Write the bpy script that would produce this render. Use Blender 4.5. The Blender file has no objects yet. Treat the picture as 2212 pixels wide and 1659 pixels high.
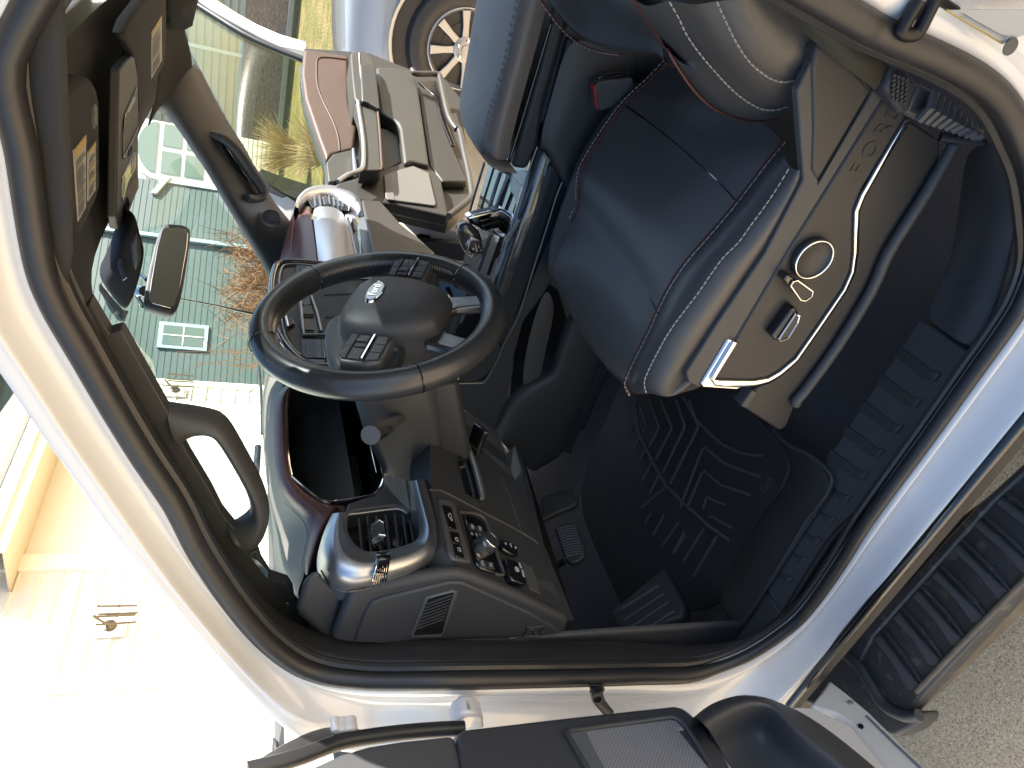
import bpy, bmesh, math, random
from mathutils import Vector, Matrix, noise
random.seed(7)
rad = math.radians
scene = bpy.context.scene
COL = scene.collection
# ------------------------------------------------------------------ camera
PXC, PYC, FOC = 1106.0, 829.5, 1533.0
CAM = Vector((0, 0, 1.55))
def _setup(vx=(330, 3160), vz=(4767, 1228)):
    a = Vector((vx[0]-PXC, vx[1]-PYC, FOC)).normalized()
    b = Vector((vz[0]-PXC, vz[1]-PYC, FOC)).normalized()
    b = (b - a*a.dot(b)).normalized()
    X = -a; Z = -b; Y = Z.cross(X)
    return Matrix(((X.x, Y.x, Z.x), (X.y, Y.y, Z.y), (X.z, Y.z, Z.z)))
RW = _setup(); RT = RW.transposed()
cd = bpy.data.cameras.new('camera'); cam = bpy.data.objects.new('camera', cd); COL.objects.link(cam)
cr, cu, cb = RT @ Vector((1, 0, 0)), RT @ Vector((0, -1, 0)), RT @ Vector((0, 0, -1))
cam.matrix_world = Matrix(((cr.x, cu.x, cb.x, CAM.x), (cr.y, cu.y, cb.y, CAM.y), (cr.z, cu.z, cb.z, CAM.z), (0, 0, 0, 1)))
cd.sensor_width = 36; cd.sensor_fit = 'HORIZONTAL'; cd.lens = FOC/2212*36
cd.clip_start = 0.02; cd.clip_end = 2000
scene.camera = cam
# ------------------------------------------------------------------ world, sun, exposure
SUN_EL, SUN_AZ = rad(40), rad(26)          # azimuth measured from +X towards +Y
sdir = Vector((math.cos(SUN_EL)*math.cos(SUN_AZ), math.cos(SUN_EL)*math.sin(SUN_AZ), math.sin(SUN_EL)))
world = bpy.data.worlds.new('World'); scene.world = world; world.use_nodes = True
wn = world.node_tree.nodes; wl = world.node_tree.links
sky = wn.new('ShaderNodeTexSky'); sky.sky_type = 'NISHITA'; sky.sun_disc = False
sky.sun_elevation = SUN_EL; sky.sun_rotation = math.atan2(sdir.x, sdir.y)
sky.air_density = 1.0; sky.dust_density = 1.2; sky.ozone_density = 1.0
bg = wn['Background']; bg.inputs['Strength'].default_value = 0.11
wl.new(sky.outputs['Color'], bg.inputs['Color'])
sl = bpy.data.lights.new('sun', 'SUN'); sl.energy = 5.0; sl.angle = rad(0.5); sl.color = (1, .95, .88)
so = bpy.data.objects.new('sun', sl); COL.objects.link(so)
so.rotation_euler = sdir.to_track_quat('Z', 'Y').to_euler(); so.location = sdir*30
vs = scene.view_settings; vs.view_transform = 'Standard'; vs.look = 'None'; vs.exposure = 1.78; vs.gamma = 1
scene.render.engine = 'CYCLES'
scene.cycles.max_bounces = 8; scene.cycles.diffuse_bounces = 5; scene.cycles.glossy_bounces = 4
scene.cycles.transparent_max_bounces = 16; scene.cycles.caustics_reflective = False; scene.cycles.caustics_refractive = False
# ------------------------------------------------------------------ photo measurements -> points on real planes
_O = dict(a=(0,0,.3472), b=(713.2,0,.3472), c=(1444,0,.3472), d=(0,548.6,.3472), e=(713.2,548.6,.3472), f=(1444,548.6,.3472),
          g=(0,1110.4,.3472), h=(713.2,1110.4,.3472), i=(1444,1110.4,.3472), w=(493.7,493.7,.2976), v=(548.6,822.9,.3306),
          p=(548.6,329.2,.1653), q=(548.6,713.2,.1653), r=(219.4,0,.1984), s=(932.6,274.3,.1984), t=(548.6,1371.5,.2480),
          u=(877.8,1042.3,.1984), D=(658.3,54.9,.1984), m=(109.7,274.3,.2645), n=(1042.3,658.3,.1984), P=(0,0,1))
def V(c, px, py, **k):
    o = _O[c]; px = px*o[2]+o[0]; py = py*o[2]+o[1]
    d = RT @ Vector((px-PXC, py-PYC, FOC))
    if 'pl' in k:
        p0, n0 = k['pl']; t = (p0-CAM).dot(n0)/d.dot(n0)
    elif 'x' in k: t = (k['x']-CAM.x)/d.x
    elif 'y' in k: t = (k['y']-CAM.y)/d.y
    elif 'z' in k: t = (k['z']-CAM.z)/d.z
    else: t = k['w']/FOC
    return CAM + d*t
def L(c, pts, **k): return [V(c, a, b, **k) for a, b in pts]
def LY(c, pts): return [V(c, a, b, y=y) for a, b, y in pts]
def LX(c, pts): return [V(c, a, b, x=x) for a, b, x in pts]
def LZ(c, pts): return [V(c, a, b, z=z) for a, b, z in pts]
# ------------------------------------------------------------------ objects
WM = {}
def _link(o, parent, wloc):
    COL.objects.link(o); WM[o.name] = wloc.copy()
    if parent is not None:
        o.parent = parent; o.matrix_parent_inverse = Matrix.Translation(-WM[parent.name])
    o.location = wloc
def tag(o, label=None, cat=None, group=None, kind=None):
    if label: o['label'] = label
    if cat: o['category'] = cat
    if group: o['group'] = group
    if kind: o['kind'] = kind
    return o
def thing(name, label, cat, loc=(0,0,0), group=None):
    o = bpy.data.objects.new(name, None); o.empty_display_size = .1
    _link(o, None, Vector(loc)); return tag(o, label, cat, group)
def mesh(name, verts, faces, m, parent=None, smooth=True, sub=0, bevel=0, bseg=2, solid=0, auto=None, off=-1):
    verts = [Vector(v) for v in verts]
    lo = Vector((min(v.x for v in verts), min(v.y for v in verts), min(v.z for v in verts)))
    hi = Vector((max(v.x for v in verts), max(v.y for v in verts), max(v.z for v in verts)))
    c = (lo+hi)/2
    me = bpy.data.meshes.new(name); me.from_pydata([v-c for v in verts], [], faces); me.update()
    if m is not None: me.materials.append(m)
    o = bpy.data.objects.new(name, me); _link(o, parent, c)
    if smooth: me.polygons.foreach_set('use_smooth', [True]*len(me.polygons))
    if auto is not None:
        try: me.set_sharp_from_angle(angle=rad(auto))
        except Exception: pass
    if solid:
        md = o.modifiers.new('solid', 'SOLIDIFY'); md.thickness = solid; md.offset = off
    if bevel:
        md = o.modifiers.new('bevel', 'BEVEL'); md.width = bevel; md.segments = bseg; md.limit_method = 'ANGLE'; md.angle_limit = rad(30)
        md.harden_normals = False
    if sub:
        md = o.modifiers.new('sub', 'SUBSURF'); md.levels = sub; md.render_levels = sub
    return o
def grid(name, rows, m, parent=None, sub=1, solid=0, cu=False, cv=False, off=-1, **k):
    nr, nc = len(rows), len(rows[0]); v = [p for r in rows for p in r]; f = []
    for i in range(nr if cv else nr-1):
        for j in range(nc if cu else nc-1):
            i2, j2 = (i+1) % nr, (j+1) % nc
            f.append((i*nc+j, i*nc+j2, i2*nc+j2, i2*nc+j))
    return mesh(name, v, f, m, parent, sub=sub, solid=solid, off=off, **k)
def loft(name, rings, m, parent=None, sub=1, caps=True, **k):   # closed rings
    n = len(rings[0]); v = [p for r in rings for p in r]; f = []
    for i in range(len(rings)-1):
        for j in range(n):
            j2 = (j+1) % n; f.append((i*n+j, i*n+j2, (i+1)*n+j2, (i+1)*n+j))
    if caps:
        f.append(tuple(reversed(range(n)))); b = (len(rings)-1)*n; f.append(tuple(range(b, b+n)))
    return mesh(name, v, f, m, parent, sub=sub, **k)
def slab(name, outline, vec, m, parent=None, bevel=.002, bseg=2, smooth=True, inset=None, **k):
    """prism: front outline plus the same outline moved by vec"""
    vec = Vector(vec); n = len(outline); back = [p+vec for p in outline]
    if inset: 
        c = sum(outline, Vector())/n; outline = [p+(c-p).normalized()*inset for p in outline]
    v = list(outline)+back
    f = [tuple(range(n)), tuple(reversed(range(n, 2*n)))]+[(j, j+n, (j+1) % n+n, (j+1) % n) for j in range(n)]
    o = mesh(name, v, f, m, parent, smooth=smooth, bevel=bevel, bseg=bseg, auto=35, **k)
    bm = bmesh.new(); bm.from_mesh(o.data); bmesh.ops.recalc_face_normals(bm, faces=bm.faces); bm.to_mesh(o.data); bm.free()
    return o
def cat(pts, closed=False, n=6):
    out = []; N = len(pts); rng = range(N if closed else N-1)
    for i in rng:
        g = (lambda k: pts[k % N]) if closed else (lambda k: pts[max(0, min(N-1, k))])
        p0, p1, p2, p3 = g(i-1), g(i), g(i+1), g(i+2)
        for s in range(n):
            t = s/n
            out.append(.5*((2*p1)+(p2-p0)*t+(2*p0-5*p1+4*p2-p3)*t*t+(3*p1-p0-3*p2+p3)*t**3))
    if not closed: out.append(pts[-1].copy())
    return out
def tubev(pts, r, closed=False, res=10, flat=1.0, up=None):
    n = len(pts); V_, F = [], []
    T = [((pts[(i+1) % n] if closed or i < n-1 else pts[i])-(pts[i-1] if closed or i > 0 else pts[i])).normalized() for i in range(n)]
    u = Vector(up) if up else (Vector((0, 0, 1)) if abs(T[0].z) < .9 else Vector((1, 0, 0)))
    N = (u-T[0]*u.dot(T[0])).normalized()
    for i in range(n):
        if up: N = (u-T[i]*u.dot(T[i])).normalized()
        else: N = (N-T[i]*N.dot(T[i])).normalized()
        B = T[i].cross(N); rr = r[i] if isinstance(r, (list, tuple)) else r
        for j in range(res):
            a = 2*math.pi*j/res; V_.append(pts[i]+N*math.cos(a)*rr+B*math.sin(a)*rr*flat)
    for i in range(n if closed else n-1):
        for j in range(res):
            j2 = (j+1) % res; i2 = (i+1) % n
            F.append((i*res+j, i*res+j2, i2*res+j2, i2*res+j))
    if not closed: F += [tuple(reversed(range(res))), tuple(range((n-1)*res, n*res))]
    return V_, F
def tube(name, pts, r, m, parent=None, closed=False, res=10, smooth_path=0, flat=1.0, up=None, **k):
    if smooth_path:
        rr = r
        if isinstance(r, (list, tuple)):
            rv = cat([Vector((q, 0, 0)) for q in r], closed, smooth_path); rr = [q.x for q in rv]
        pts = cat(pts, closed, smooth_path); r = rr
    v, f = tubev(pts, r, closed, res, flat, up); return mesh(name, v, f, m, parent, auto=40, **k)
class MB:
    def __init__(s): s.v, s.f = [], []
    def add(s, v, f):
        b = len(s.v); s.v += [Vector(q) for q in v]; s.f += [tuple(i+b for i in q) for q in f]; return s
    def tube(s, pts, r, closed=False, res=6, **k): return s.add(*tubev(pts, r, closed, res, **k))
    def box(s, c, d, ax=None):
        c = Vector(c); ax = ax or (Vector((1,0,0)), Vector((0,1,0)), Vector((0,0,1)))
        v = [c+ax[0]*(d[0]/2*i)+ax[1]*(d[1]/2*j)+ax[2]*(d[2]/2*k_) for i in (-1,1) for j in (-1,1) for k_ in (-1,1)]
        return s.add(v, [(0,1,3,2),(4,6,7,5),(0,4,5,1),(2,3,7,6),(0,2,6,4),(1,5,7,3)])
    def prism(s, outl, vec):
        n = len(outl); vec = Vector(vec)
        return s.add(list(outl)+[p+vec for p in outl], [tuple(range(n)), tuple(reversed(range(n, 2*n)))]+[(j, j+n, (j+1) % n+n, (j+1) % n) for j in range(n)])
    def build(s, name, m, parent=None, fixn=True, **k):
        o = mesh(name, s.v, s.f, m, parent, auto=k.pop('auto', 35), **k)
        if fixn:
            bm = bmesh.new(); bm.from_mesh(o.data); bmesh.ops.recalc_face_normals(bm, faces=bm.faces); bm.to_mesh(o.data); bm.free()
        return o
def box(name, c, d, m, parent=None, ax=None, bevel=.003, **k): return MB().box(c, d, ax).build(name, m, parent, bevel=bevel, **k)
def ringpts(c, n, r, res=32, up=None, a0=0, a1=2*math.pi):
    n = Vector(n).normalized(); u = Vector(up or (0, 0, 1)); u = (u-n*u.dot(n)).normalized(); w = n.cross(u)
    return [c+u*(math.cos(a0+(a1-a0)*i/res)*r)+w*(math.sin(a0+(a1-a0)*i/res)*r) for i in range(res)]
def lathe(name, c, n, prof, m, parent=None, res=32, up=None, **k):   # prof: list of (r, h) along n
    n = Vector(n).normalized()
    rings = [ringpts(Vector(c)+n*h, n, max(r, 1e-4), res, up) for r, h in prof]
    return loft(name, rings, m, parent, sub=0, auto=k.pop('auto', 35), **k)
def text(name, s, origin, right, up, size, m, parent=None, extrude=.0004, center=True):
    cu_ = bpy.data.curves.new(name, 'FONT'); cu_.body = s; cu_.size = size; cu_.extrude = extrude
    if center: cu_.align_x = 'CENTER'; cu_.align_y = 'CENTER'
    tmp = bpy.data.objects.new('tmp', cu_); me = bpy.data.meshes.new_from_object(tmp); bpy.data.objects.remove(tmp)
    r = Vector(right).normalized(); u = Vector(up); u = (u-r*u.dot(r)).normalized(); n = r.cross(u)
    vs_ = [Vector(origin)+r*v.co.x+u*v.co.y+n*v.co.z for v in me.vertices]
    fs = [tuple(p.vertices) for p in me.polygons]
    return mesh(name, vs_, fs, m, parent, smooth=False)
# ------------------------------------------------------------------ materials
def mat(name, col, rough=.5, metal=0, bump=None, mott=0, mscale=6, spec=.5, coat=0, crough=.03, ani=None, rvar=0, stretch=None, dust=None, trans=0, sheen=0):
    """bump = (kind, scale, distance); mott = relative colour variation"""
    m = bpy.data.materials.new(name); m.use_nodes = True; N = m.node_tree.nodes; K = m.node_tree.links
    b = N['Principled BSDF']; b.inputs['Base Color'].default_value = (*col, 1); b.inputs['Roughness'].default_value = rough
    b.inputs['Metallic'].default_value = metal; b.inputs['Specular IOR Level'].default_value = spec
    b.inputs['Coat Weight'].default_value = coat; b.inputs['Coat Roughness'].default_value = crough
    if trans: b.inputs['Transmission Weight'].default_value = trans
    if sheen: b.inputs['Sheen Weight'].default_value = sheen
    tc = N.new('ShaderNodeTexCoord'); src = tc.outputs['Object']
    if stretch:
        mp = N.new('ShaderNodeMapping'); mp.inputs['Scale'].default_value = stretch; K.new(src, mp.inputs['Vector']); src = mp.outputs[0]
    if mott:
        nz = N.new('ShaderNodeTexNoise'); nz.inputs['Scale'].default_value = mscale; nz.inputs['Detail'].default_value = 5; K.new(src, nz.inputs['Vector'])
        mx = N.new('ShaderNodeMix'); mx.data_type = 'RGBA'; mx.inputs['A'].default_value = (*[c*(1-mott) for c in col], 1)
        mx.inputs['B'].default_value = (*[min(1, c*(1+mott)) for c in col], 1); K.new(nz.outputs['Fac'], mx.inputs['Factor'])
        last = mx.outputs['Result']
        K.new(last, b.inputs['Base Color'])
        if dust:
            n2 = N.new('ShaderNodeTexNoise'); n2.inputs['Scale'].default_value = dust[1]; n2.inputs['Detail'].default_value = 8; n2.inputs['Roughness'].default_value = .7
            K.new(tc.outputs['Object'], n2.inputs['Vector'])
            rp = N.new('ShaderNodeMapRange'); rp.inputs['From Min'].default_value = dust[2]; rp.inputs['From Max'].default_value = dust[3]; K.new(n2.outputs['Fac'], rp.inputs['Value'])
            m2 = N.new('ShaderNodeMix'); m2.data_type = 'RGBA'; m2.inputs['B'].default_value = (*dust[0], 1); K.new(last, m2.inputs['A']); K.new(rp.outputs[0], m2.inputs['Factor'])
            K.new(m2.outputs['Result'], b.inputs['Base Color'])
    if rvar:
        nr = N.new('ShaderNodeTexNoise'); nr.inputs['Scale'].default_value = mscale*1.7; nr.inputs['Detail'].default_value = 6; K.new(src, nr.inputs['Vector'])
        mr = N.new('ShaderNodeMapRange'); mr.inputs['To Min'].default_value = max(0.02, rough-rvar); mr.inputs['To Max'].default_value = min(1, rough+rvar)
        K.new(nr.outputs['Fac'], mr.inputs['Value']); K.new(mr.outputs[0], b.inputs['Roughness'])
    if bump:
        kind, sc, dist = bump[:3]; strength = bump[3] if len(bump) > 3 else .6
        bp = N.new('ShaderNodeBump'); bp.inputs['Strength'].default_value = strength; bp.inputs['Distance'].default_value = dist
        if kind == 'noise':
            t = N.new('ShaderNodeTexNoise'); t.inputs['Scale'].default_value = sc; t.inputs['Detail'].default_value = 4; K.new(src, t.inputs['Vector']); h = t.outputs['Fac']
        elif kind == 'leather':
            t = N.new('ShaderNodeTexVoronoi'); t.feature = 'DISTANCE_TO_EDGE'; t.inputs['Scale'].default_value = sc; K.new(src, t.inputs['Vector'])
            mm = N.new('ShaderNodeMath'); mm.operation = 'MINIMUM'; mm.inputs[1].default_value = .16; K.new(t.outputs['Distance'], mm.inputs[0])
            t2 = N.new('ShaderNodeTexNoise'); t2.inputs['Scale'].default_value = 14; t2.inputs['Detail'].default_value = 3; K.new(tc.outputs['Object'], t2.inputs['Vector'])
            ad = N.new('ShaderNodeMath'); ad.operation = 'MULTIPLY_ADD'; ad.inputs[1].default_value = 1.2; K.new(t2.outputs['Fac'], ad.inputs[0]); K.new(mm.outputs[0], ad.inputs[2]); h = ad.outputs[0]
        elif kind in ('dots', 'dotsyz'):
            sx = N.new('ShaderNodeSeparateXYZ'); K.new(tc.outputs['Object'], sx.inputs[0]); A1, A2 = ('X', 'Y') if kind == 'dots' else ('Y', 'Z')
            def sn(out, k_, ph=0):
                a = N.new('ShaderNodeMath'); a.operation = 'MULTIPLY_ADD'; a.inputs[1].default_value = k_; a.inputs[2].default_value = ph; K.new(out, a.inputs[0])
                s_ = N.new('ShaderNodeMath'); s_.operation = 'SINE'; K.new(a.outputs[0], s_.inputs[0]); return s_.outputs[0]
            pm = N.new('ShaderNodeMath'); pm.operation = 'MULTIPLY'; K.new(sn(sx.outputs[A1], sc), pm.inputs[0]); K.new(sn(sx.outputs[A2], sc), pm.inputs[1])
            mr2 = N.new('ShaderNodeMapRange'); mr2.inputs['From Min'].default_value = .45; mr2.inputs['From Max'].default_value = .8; mr2.inputs['To Min'].default_value = 1; mr2.inputs['To Max'].default_value = 0
            K.new(pm.outputs[0], mr2.inputs['Value']); h = mr2.outputs[0]
            mc = N.new('ShaderNodeMix'); mc.data_type = 'RGBA'; mc.inputs['A'].default_value = (*[c*.25 for c in col], 1); mc.inputs['B'].default_value = (*col, 1)
            K.new(h, mc.inputs['Factor']); K.new(mc.outputs['Result'], b.inputs['Base Color'])
        elif kind == 'wave':
            t = N.new('ShaderNodeTexWave'); t.inputs['Scale'].default_value = sc; t.inputs['Distortion'].default_value = 0; t.bands_direction = bump[4] if len(bump) > 4 else 'Z'; K.new(src, t.inputs['Vector']); h = t.outputs['Fac']
        K.new(h, bp.inputs['Height']); K.new(bp.outputs[0], b.inputs['Normal'])
    return m
def glassmat(name, tint, refl=.08, rough=.0):
    m = bpy.data.materials.new(name); m.use_nodes = True; N = m.node_tree.nodes; K = m.node_tree.links
    N.remove(N['Principled BSDF']); out = N['Material Output']
    tr = N.new('ShaderNodeBsdfTransparent'); tr.inputs[0].default_value = (*tint, 1)
    gl = N.new('ShaderNodeBsdfGlossy'); gl.inputs['Roughness'].default_value = rough; gl.inputs['Color'].default_value = (1, 1, 1, 1)
    fr = N.new('ShaderNodeFresnel'); ge = N.new('ShaderNodeNewGeometry'); ma = N.new('ShaderNodeMath'); ma.operation = 'MULTIPLY_ADD'
    ma.inputs[1].default_value = 1/1.22-1.22; ma.inputs[2].default_value = 1.22; K.new(ge.outputs['Backfacing'], ma.inputs[0]); K.new(ma.outputs[0], fr.inputs['IOR'])
    mx = N.new('ShaderNodeMixShader'); K.new(fr.outputs[0], mx.inputs[0]); K.new(tr.outputs[0], mx.inputs[1]); K.new(gl.outputs[0], mx.inputs[2])
    K.new(mx.outputs[0], out.inputs['Surface']); return m
M = {}
M['white'] = mat('white_paint', (.62, .62, .62), .28, spec=.5, coat=1, crough=.04, mott=.012, mscale=9)
M['doorplastic'] = mat('olive_grey_plastic', (.032, .031, .027), .5, bump=('leather', 520, .0005, .35), mott=.1)
M['doorplastic2'] = mat('olive_grey_leather', (.044, .043, .036), .5, bump=('leather', 500, .0005, .4), mott=.1)
M['silver'] = mat('silver_paint', (.36, .36, .36), .3, metal=.45, coat=1)
M['blackplastic'] = mat('soft_black_plastic', (.048, .050, .054), .50, bump=('leather', 520, .0006, .35), mott=.12, rvar=.06)
M['darkplastic'] = mat('dark_grained_plastic', (.036, .039, .044), .55, bump=('leather', 520, .0006, .35), mott=.12, rvar=.05)
M['greyplastic'] = mat('grey_plastic', (.075, .077, .080), .42, bump=('noise', 900, .0003, .3), mott=.08)
M['taupe'] = mat('taupe_plastic', (.043, .041, .039), .5, bump=('leather', 520, .0005, .35), mott=.1)
M['rubber'] = mat('seal_rubber', (.021, .021, .022), .42, mott=.2, mscale=20, rvar=.1)
M['headliner'] = mat('black_headliner_cloth', (.023, .023, .025), .95, bump=('noise', 1200, .0006, .6), mott=.15, mscale=30)
M['leather'] = mat('black_leather', (.072, .069, .066), .34, bump=('leather', 480, .0008, .55), mott=.12, rvar=.07, spec=.55)
M['rimleather'] = mat('polished_wheel_leather', (.036, .038, .041), .30, bump=('leather', 480, .0005, .3), mott=.12, rvar=.06, spec=.6)
M['armleather'] = mat('sheen_grey_armrest_leather', (.21, .185, .175), .42, bump=('leather', 480, .0008, .5), mott=.14, mscale=9, rvar=.08)  # lighter than the seat leather: the lid's sheen is in the base colour
M['perf'] = mat('perforated_leather', (.108, .104, .100), .38, bump=('dots', 860, .0007, .8), spec=.8)
M['greyleather'] = mat('grey_dash_leather', (.13, .122, .105), .65, bump=('leather', 500, .0006, .4), mott=.1)
M['maroon'] = mat('maroon_leather', (.085, .032, .030), .42, bump=('leather', 500, .0005, .4), mott=.1)
M['brown'] = mat('brown_leather', (.072, .045, .032), .5, bump=('leather', 500, .0005, .4), mott=.08)
M['chrome'] = mat('chrome', (.82, .82, .82), .07, metal=1)
M['brushed'] = mat('brushed_aluminium', (.56, .57, .59), .38, metal=1, bump=('noise', 60, .0003, .35), stretch=(12, .5, 12), rvar=.06, mott=.10, mscale=50)
M['steel'] = mat('dark_brushed_steel', (.16, .17, .19), .32, metal=1, bump=('noise', 60, .0003, .35), stretch=(12, .5, 12), mott=.1, mscale=50)
M['gunmetal'] = mat('dark_gloss_trim', (.065, .073, .080), .12, metal=.3, coat=1)
M['piano'] = mat('gloss_black', (.008, .008, .009), .08, coat=1)
M['carpet'] = mat('black_carpet', (.070, .062, .062), 1, bump=('noise', 420, .003, 1.0), mott=.45, mscale=300, sheen=.25)
M['mat'] = mat('rubber_floor_mat', (.046, .044, .041), .52, bump=('noise', 700, .0007, .6), mott=.2, mscale=18, rvar=.08)
M['scuff'] = mat('scuff_plate_plastic', (.066, .066, .066), .5, bump=('leather', 420, .0006, .4), mott=.12)
M['thread'] = mat('pale_thread', (.42, .38, .36), .8)
M['mthread'] = mat('maroon_piping', (.12, .035, .028), .5)
M['screen'] = mat('screen_glass', (.022, .034, .042), .3, spec=.3)
M['redplastic'] = mat('red_button', (.55, .02, .03), .4)
M['webbing'] = mat('olive_black_webbing', (.050, .048, .035), .8, bump=('wave', 350, .0006, .6, 'DIAGONAL'), mott=.1)
M['whiteprint'] = mat('white_print', (.75, .76, .78), .6)
M['greyprint'] = mat('grey_print', (.16, .17, .18), .6)
M['blackmetal'] = mat('black_metal', (.02, .02, .022), .35, metal=.6, mott=.3, mscale=60, rvar=.1)
M['label'] = mat('paper_label', (.42, .42, .40), .6, mott=.05)
M['amber'] = mat('amber_print', (.46, .33, .10), .6)
M['ink'] = mat('black_ink', (.08, .08, .08), .7)
M['blueenamel'] = mat('blue_enamel', (.01, .02, .12), .1, coat=1)
M['speakermesh'] = mat('silver_speaker_mesh', (.50, .52, .56), .45, metal=.7, bump=('dotsyz', 1150, .0008, 1.0))
M['speakermesh2'] = mat('sun_dimmed_speaker_mesh', (.17, .165, .15), .5, metal=.2, bump=('dotsyz', 900, .0008, 1.0))  # darker copy of the silver mesh, colour lowered to offset direct sun
M['greymetal'] = mat('satin_grey_metal', (.30, .32, .34), .35, metal=.7)
M['runboard'] = mat('dusty_running_board', (.040, .040, .042), .5, bump=('noise', 500, .0006, .5), mott=.3, mscale=14, dust=((.26, .22, .16), 45, .56, .85), rvar=.1)
M['ridge'] = mat('highlight_pale_rubber', (.13, .127, .12), .35)  # paler than the mat: highlights on the ridges put into the colour
M['runpad'] = mat('dusty_tread_rubber', (.085, .09, .098), .6, bump=('dots', 1300, .0012, 1.0), mott=.2)
M['windshield'] = glassmat('windshield_glass', (.74, .86, .82))
M['sideglass'] = glassmat('green_side_glass', (.90, .93, .80))
# ================================================================== SETTING
M['concrete'] = mat('exposed_aggregate_concrete', (.58, .48, .36), .9, bump=('noise', 160, .003, .8), mott=.35, mscale=190, dust=((.22, .16, .10), 300, .54, .66))
def aggregate():
    m = M['concrete']; N = m.node_tree.nodes; K = m.node_tree.links; b = N['Principled BSDF']; tc = N.new('ShaderNodeTexCoord')
    v = N.new('ShaderNodeTexVoronoi'); v.inputs['Scale'].default_value = 330; K.new(tc.outputs['Object'], v.inputs['Vector'])
    sp_ = N.new('ShaderNodeSeparateColor'); K.new(v.outputs['Color'], sp_.inputs[0]); r = N.new('ShaderNodeValToRGB'); K.new(sp_.outputs[0], r.inputs[0])
    e = r.color_ramp.elements; e[0].position = 0; e[0].color = (.38,.26,.145,1); e[1].position = 1; e[1].color = (.95,.76,.50,1)
    for p, c in ((.15,(.62,.455,.275,1)),(.6,(.75,.565,.35,1)),(.85,(.83,.64,.41,1))): q = r.color_ramp.elements.new(p); q.color = c
    n = N.new('ShaderNodeTexNoise'); n.inputs['Scale'].default_value = 2.5; n.inputs['Detail'].default_value = 6; K.new(tc.outputs['Object'], n.inputs['Vector'])
    mr = N.new('ShaderNodeMapRange'); mr.inputs['To Min'].default_value = .75; mr.inputs['To Max'].default_value = 1.15; K.new(n.outputs['Fac'], mr.inputs['Value'])
    mx = N.new('ShaderNodeMix'); mx.data_type = 'RGBA'; mx.blend_type = 'MULTIPLY'; mx.inputs['Factor'].default_value = 1; K.new(r.outputs[0], mx.inputs['A']); K.new(mr.outputs[0], mx.inputs['B'])
    K.new(mx.outputs['Result'], b.inputs['Base Color'])
aggregate()
M['grass'] = mat('lawn', (.13, .13, .028), .95, mott=.7, mscale=7, bump=('noise', 30, .05, 1), dust=((.26, .19, .07), 2.2, .42, .62))
def sheet(name, pts, m, **k): return tag(mesh(name, pts, [tuple(range(len(pts)))], m, smooth=False), kind='structure')
sheet('ground', [(-900, -900, -.02), (900, -900, -.02), (900, 900, -.02), (-900, 900, -.02)], M['grass'])
sheet('driveway', [(-6.6, -9, 0), (9, -9, 0), (9, 8.2, 0), (-3.2, 8.2, 0), (-6.6, 12, 0)], M['concrete'])
# lawn rising beyond the driveway
rows = []
for j in range(10):
    yy = 8.2+j*3.2; zz = -.01+.75*min(1, max(0, (j)/3.5))**1.2
    rows.append([Vector((-30+i*5, yy, zz)) for i in range(13)])
o = grid('lawn', rows, M['grass'], sub=1); tag(o, kind='structure')
# ================================================================== THE TRUCK
truck = thing('pickup_truck', 'white pickup truck with both front doors open, black leather cab seen from the driver side', 'pickup truck', (0, 1.33, 0))
def Yo(z): return .53+max(0, z-1.25)*.26
def onb(c, px, py, off=0.):
    y = .53
    for _ in range(6):
        p = V(c, px, py, y=y+off); y = Yo(p.z)
    return V(c, px, py, y=y+off)
PAIRS = [((0,111),(-150,170)),((34,330),(-140,400)),((68,548),(-110,620)),((104,653),(-62,725)),((167,764),(8,812)),((243,896),(90,940)),((305,996),(160,1031)),
 ((368,1090),(236,1141)),((417,1187),(313,1235)),((486,1291),(395,1330)),((555,1374),(470,1418)),((625,1430),(560,1520)),((694,1458),(639,1600)),((768,1468),(740,1625)),((835,1471),(835,1630)),
 ((945,1470),(945,1630)),((1060,1468),(1060,1630)),((1165,1466),(1165,1630)),((1269,1464),(1280,1635)),((1375,1461),(1400,1645)),((1481,1457.6),(1520,1655)),((1548,1440),(1640,1600)),((1617,1412),(1711,1506)),((1687,1367),(1770,1430)),
 ((1742,1318),(1829,1358)),((1812,1221),(1890,1282)),((1874,1121),(1959,1196)),((2006,941),(2090,1045)),((2103,805),(2180,935)),((2175,705),(2290,810)),((2212,642),(2380,700)),((2240,560),(2450,580)),((2250,460),(2500,440)),((2238,360),(2520,290)),
 ((2212,288),(2520,180)),((2183,225),(2500,60)),((2138,173),(2450,-60)),((2069,128),(2380,-170)),((1965,80),(2250,-280)),((1888,45),(2150,-360)),((1812,0),(2060,-430))]
S3 = [onb('P', *a, off=-.012) for a, b in PAIRS]
O3 = []
for i, (a, b) in enumerate(PAIRS):
    off = -.045 if i < 12 else -.06
    if 13 <= i <= 19: off = -.03
    O3.append(onb('P', *b, off=off))
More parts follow.
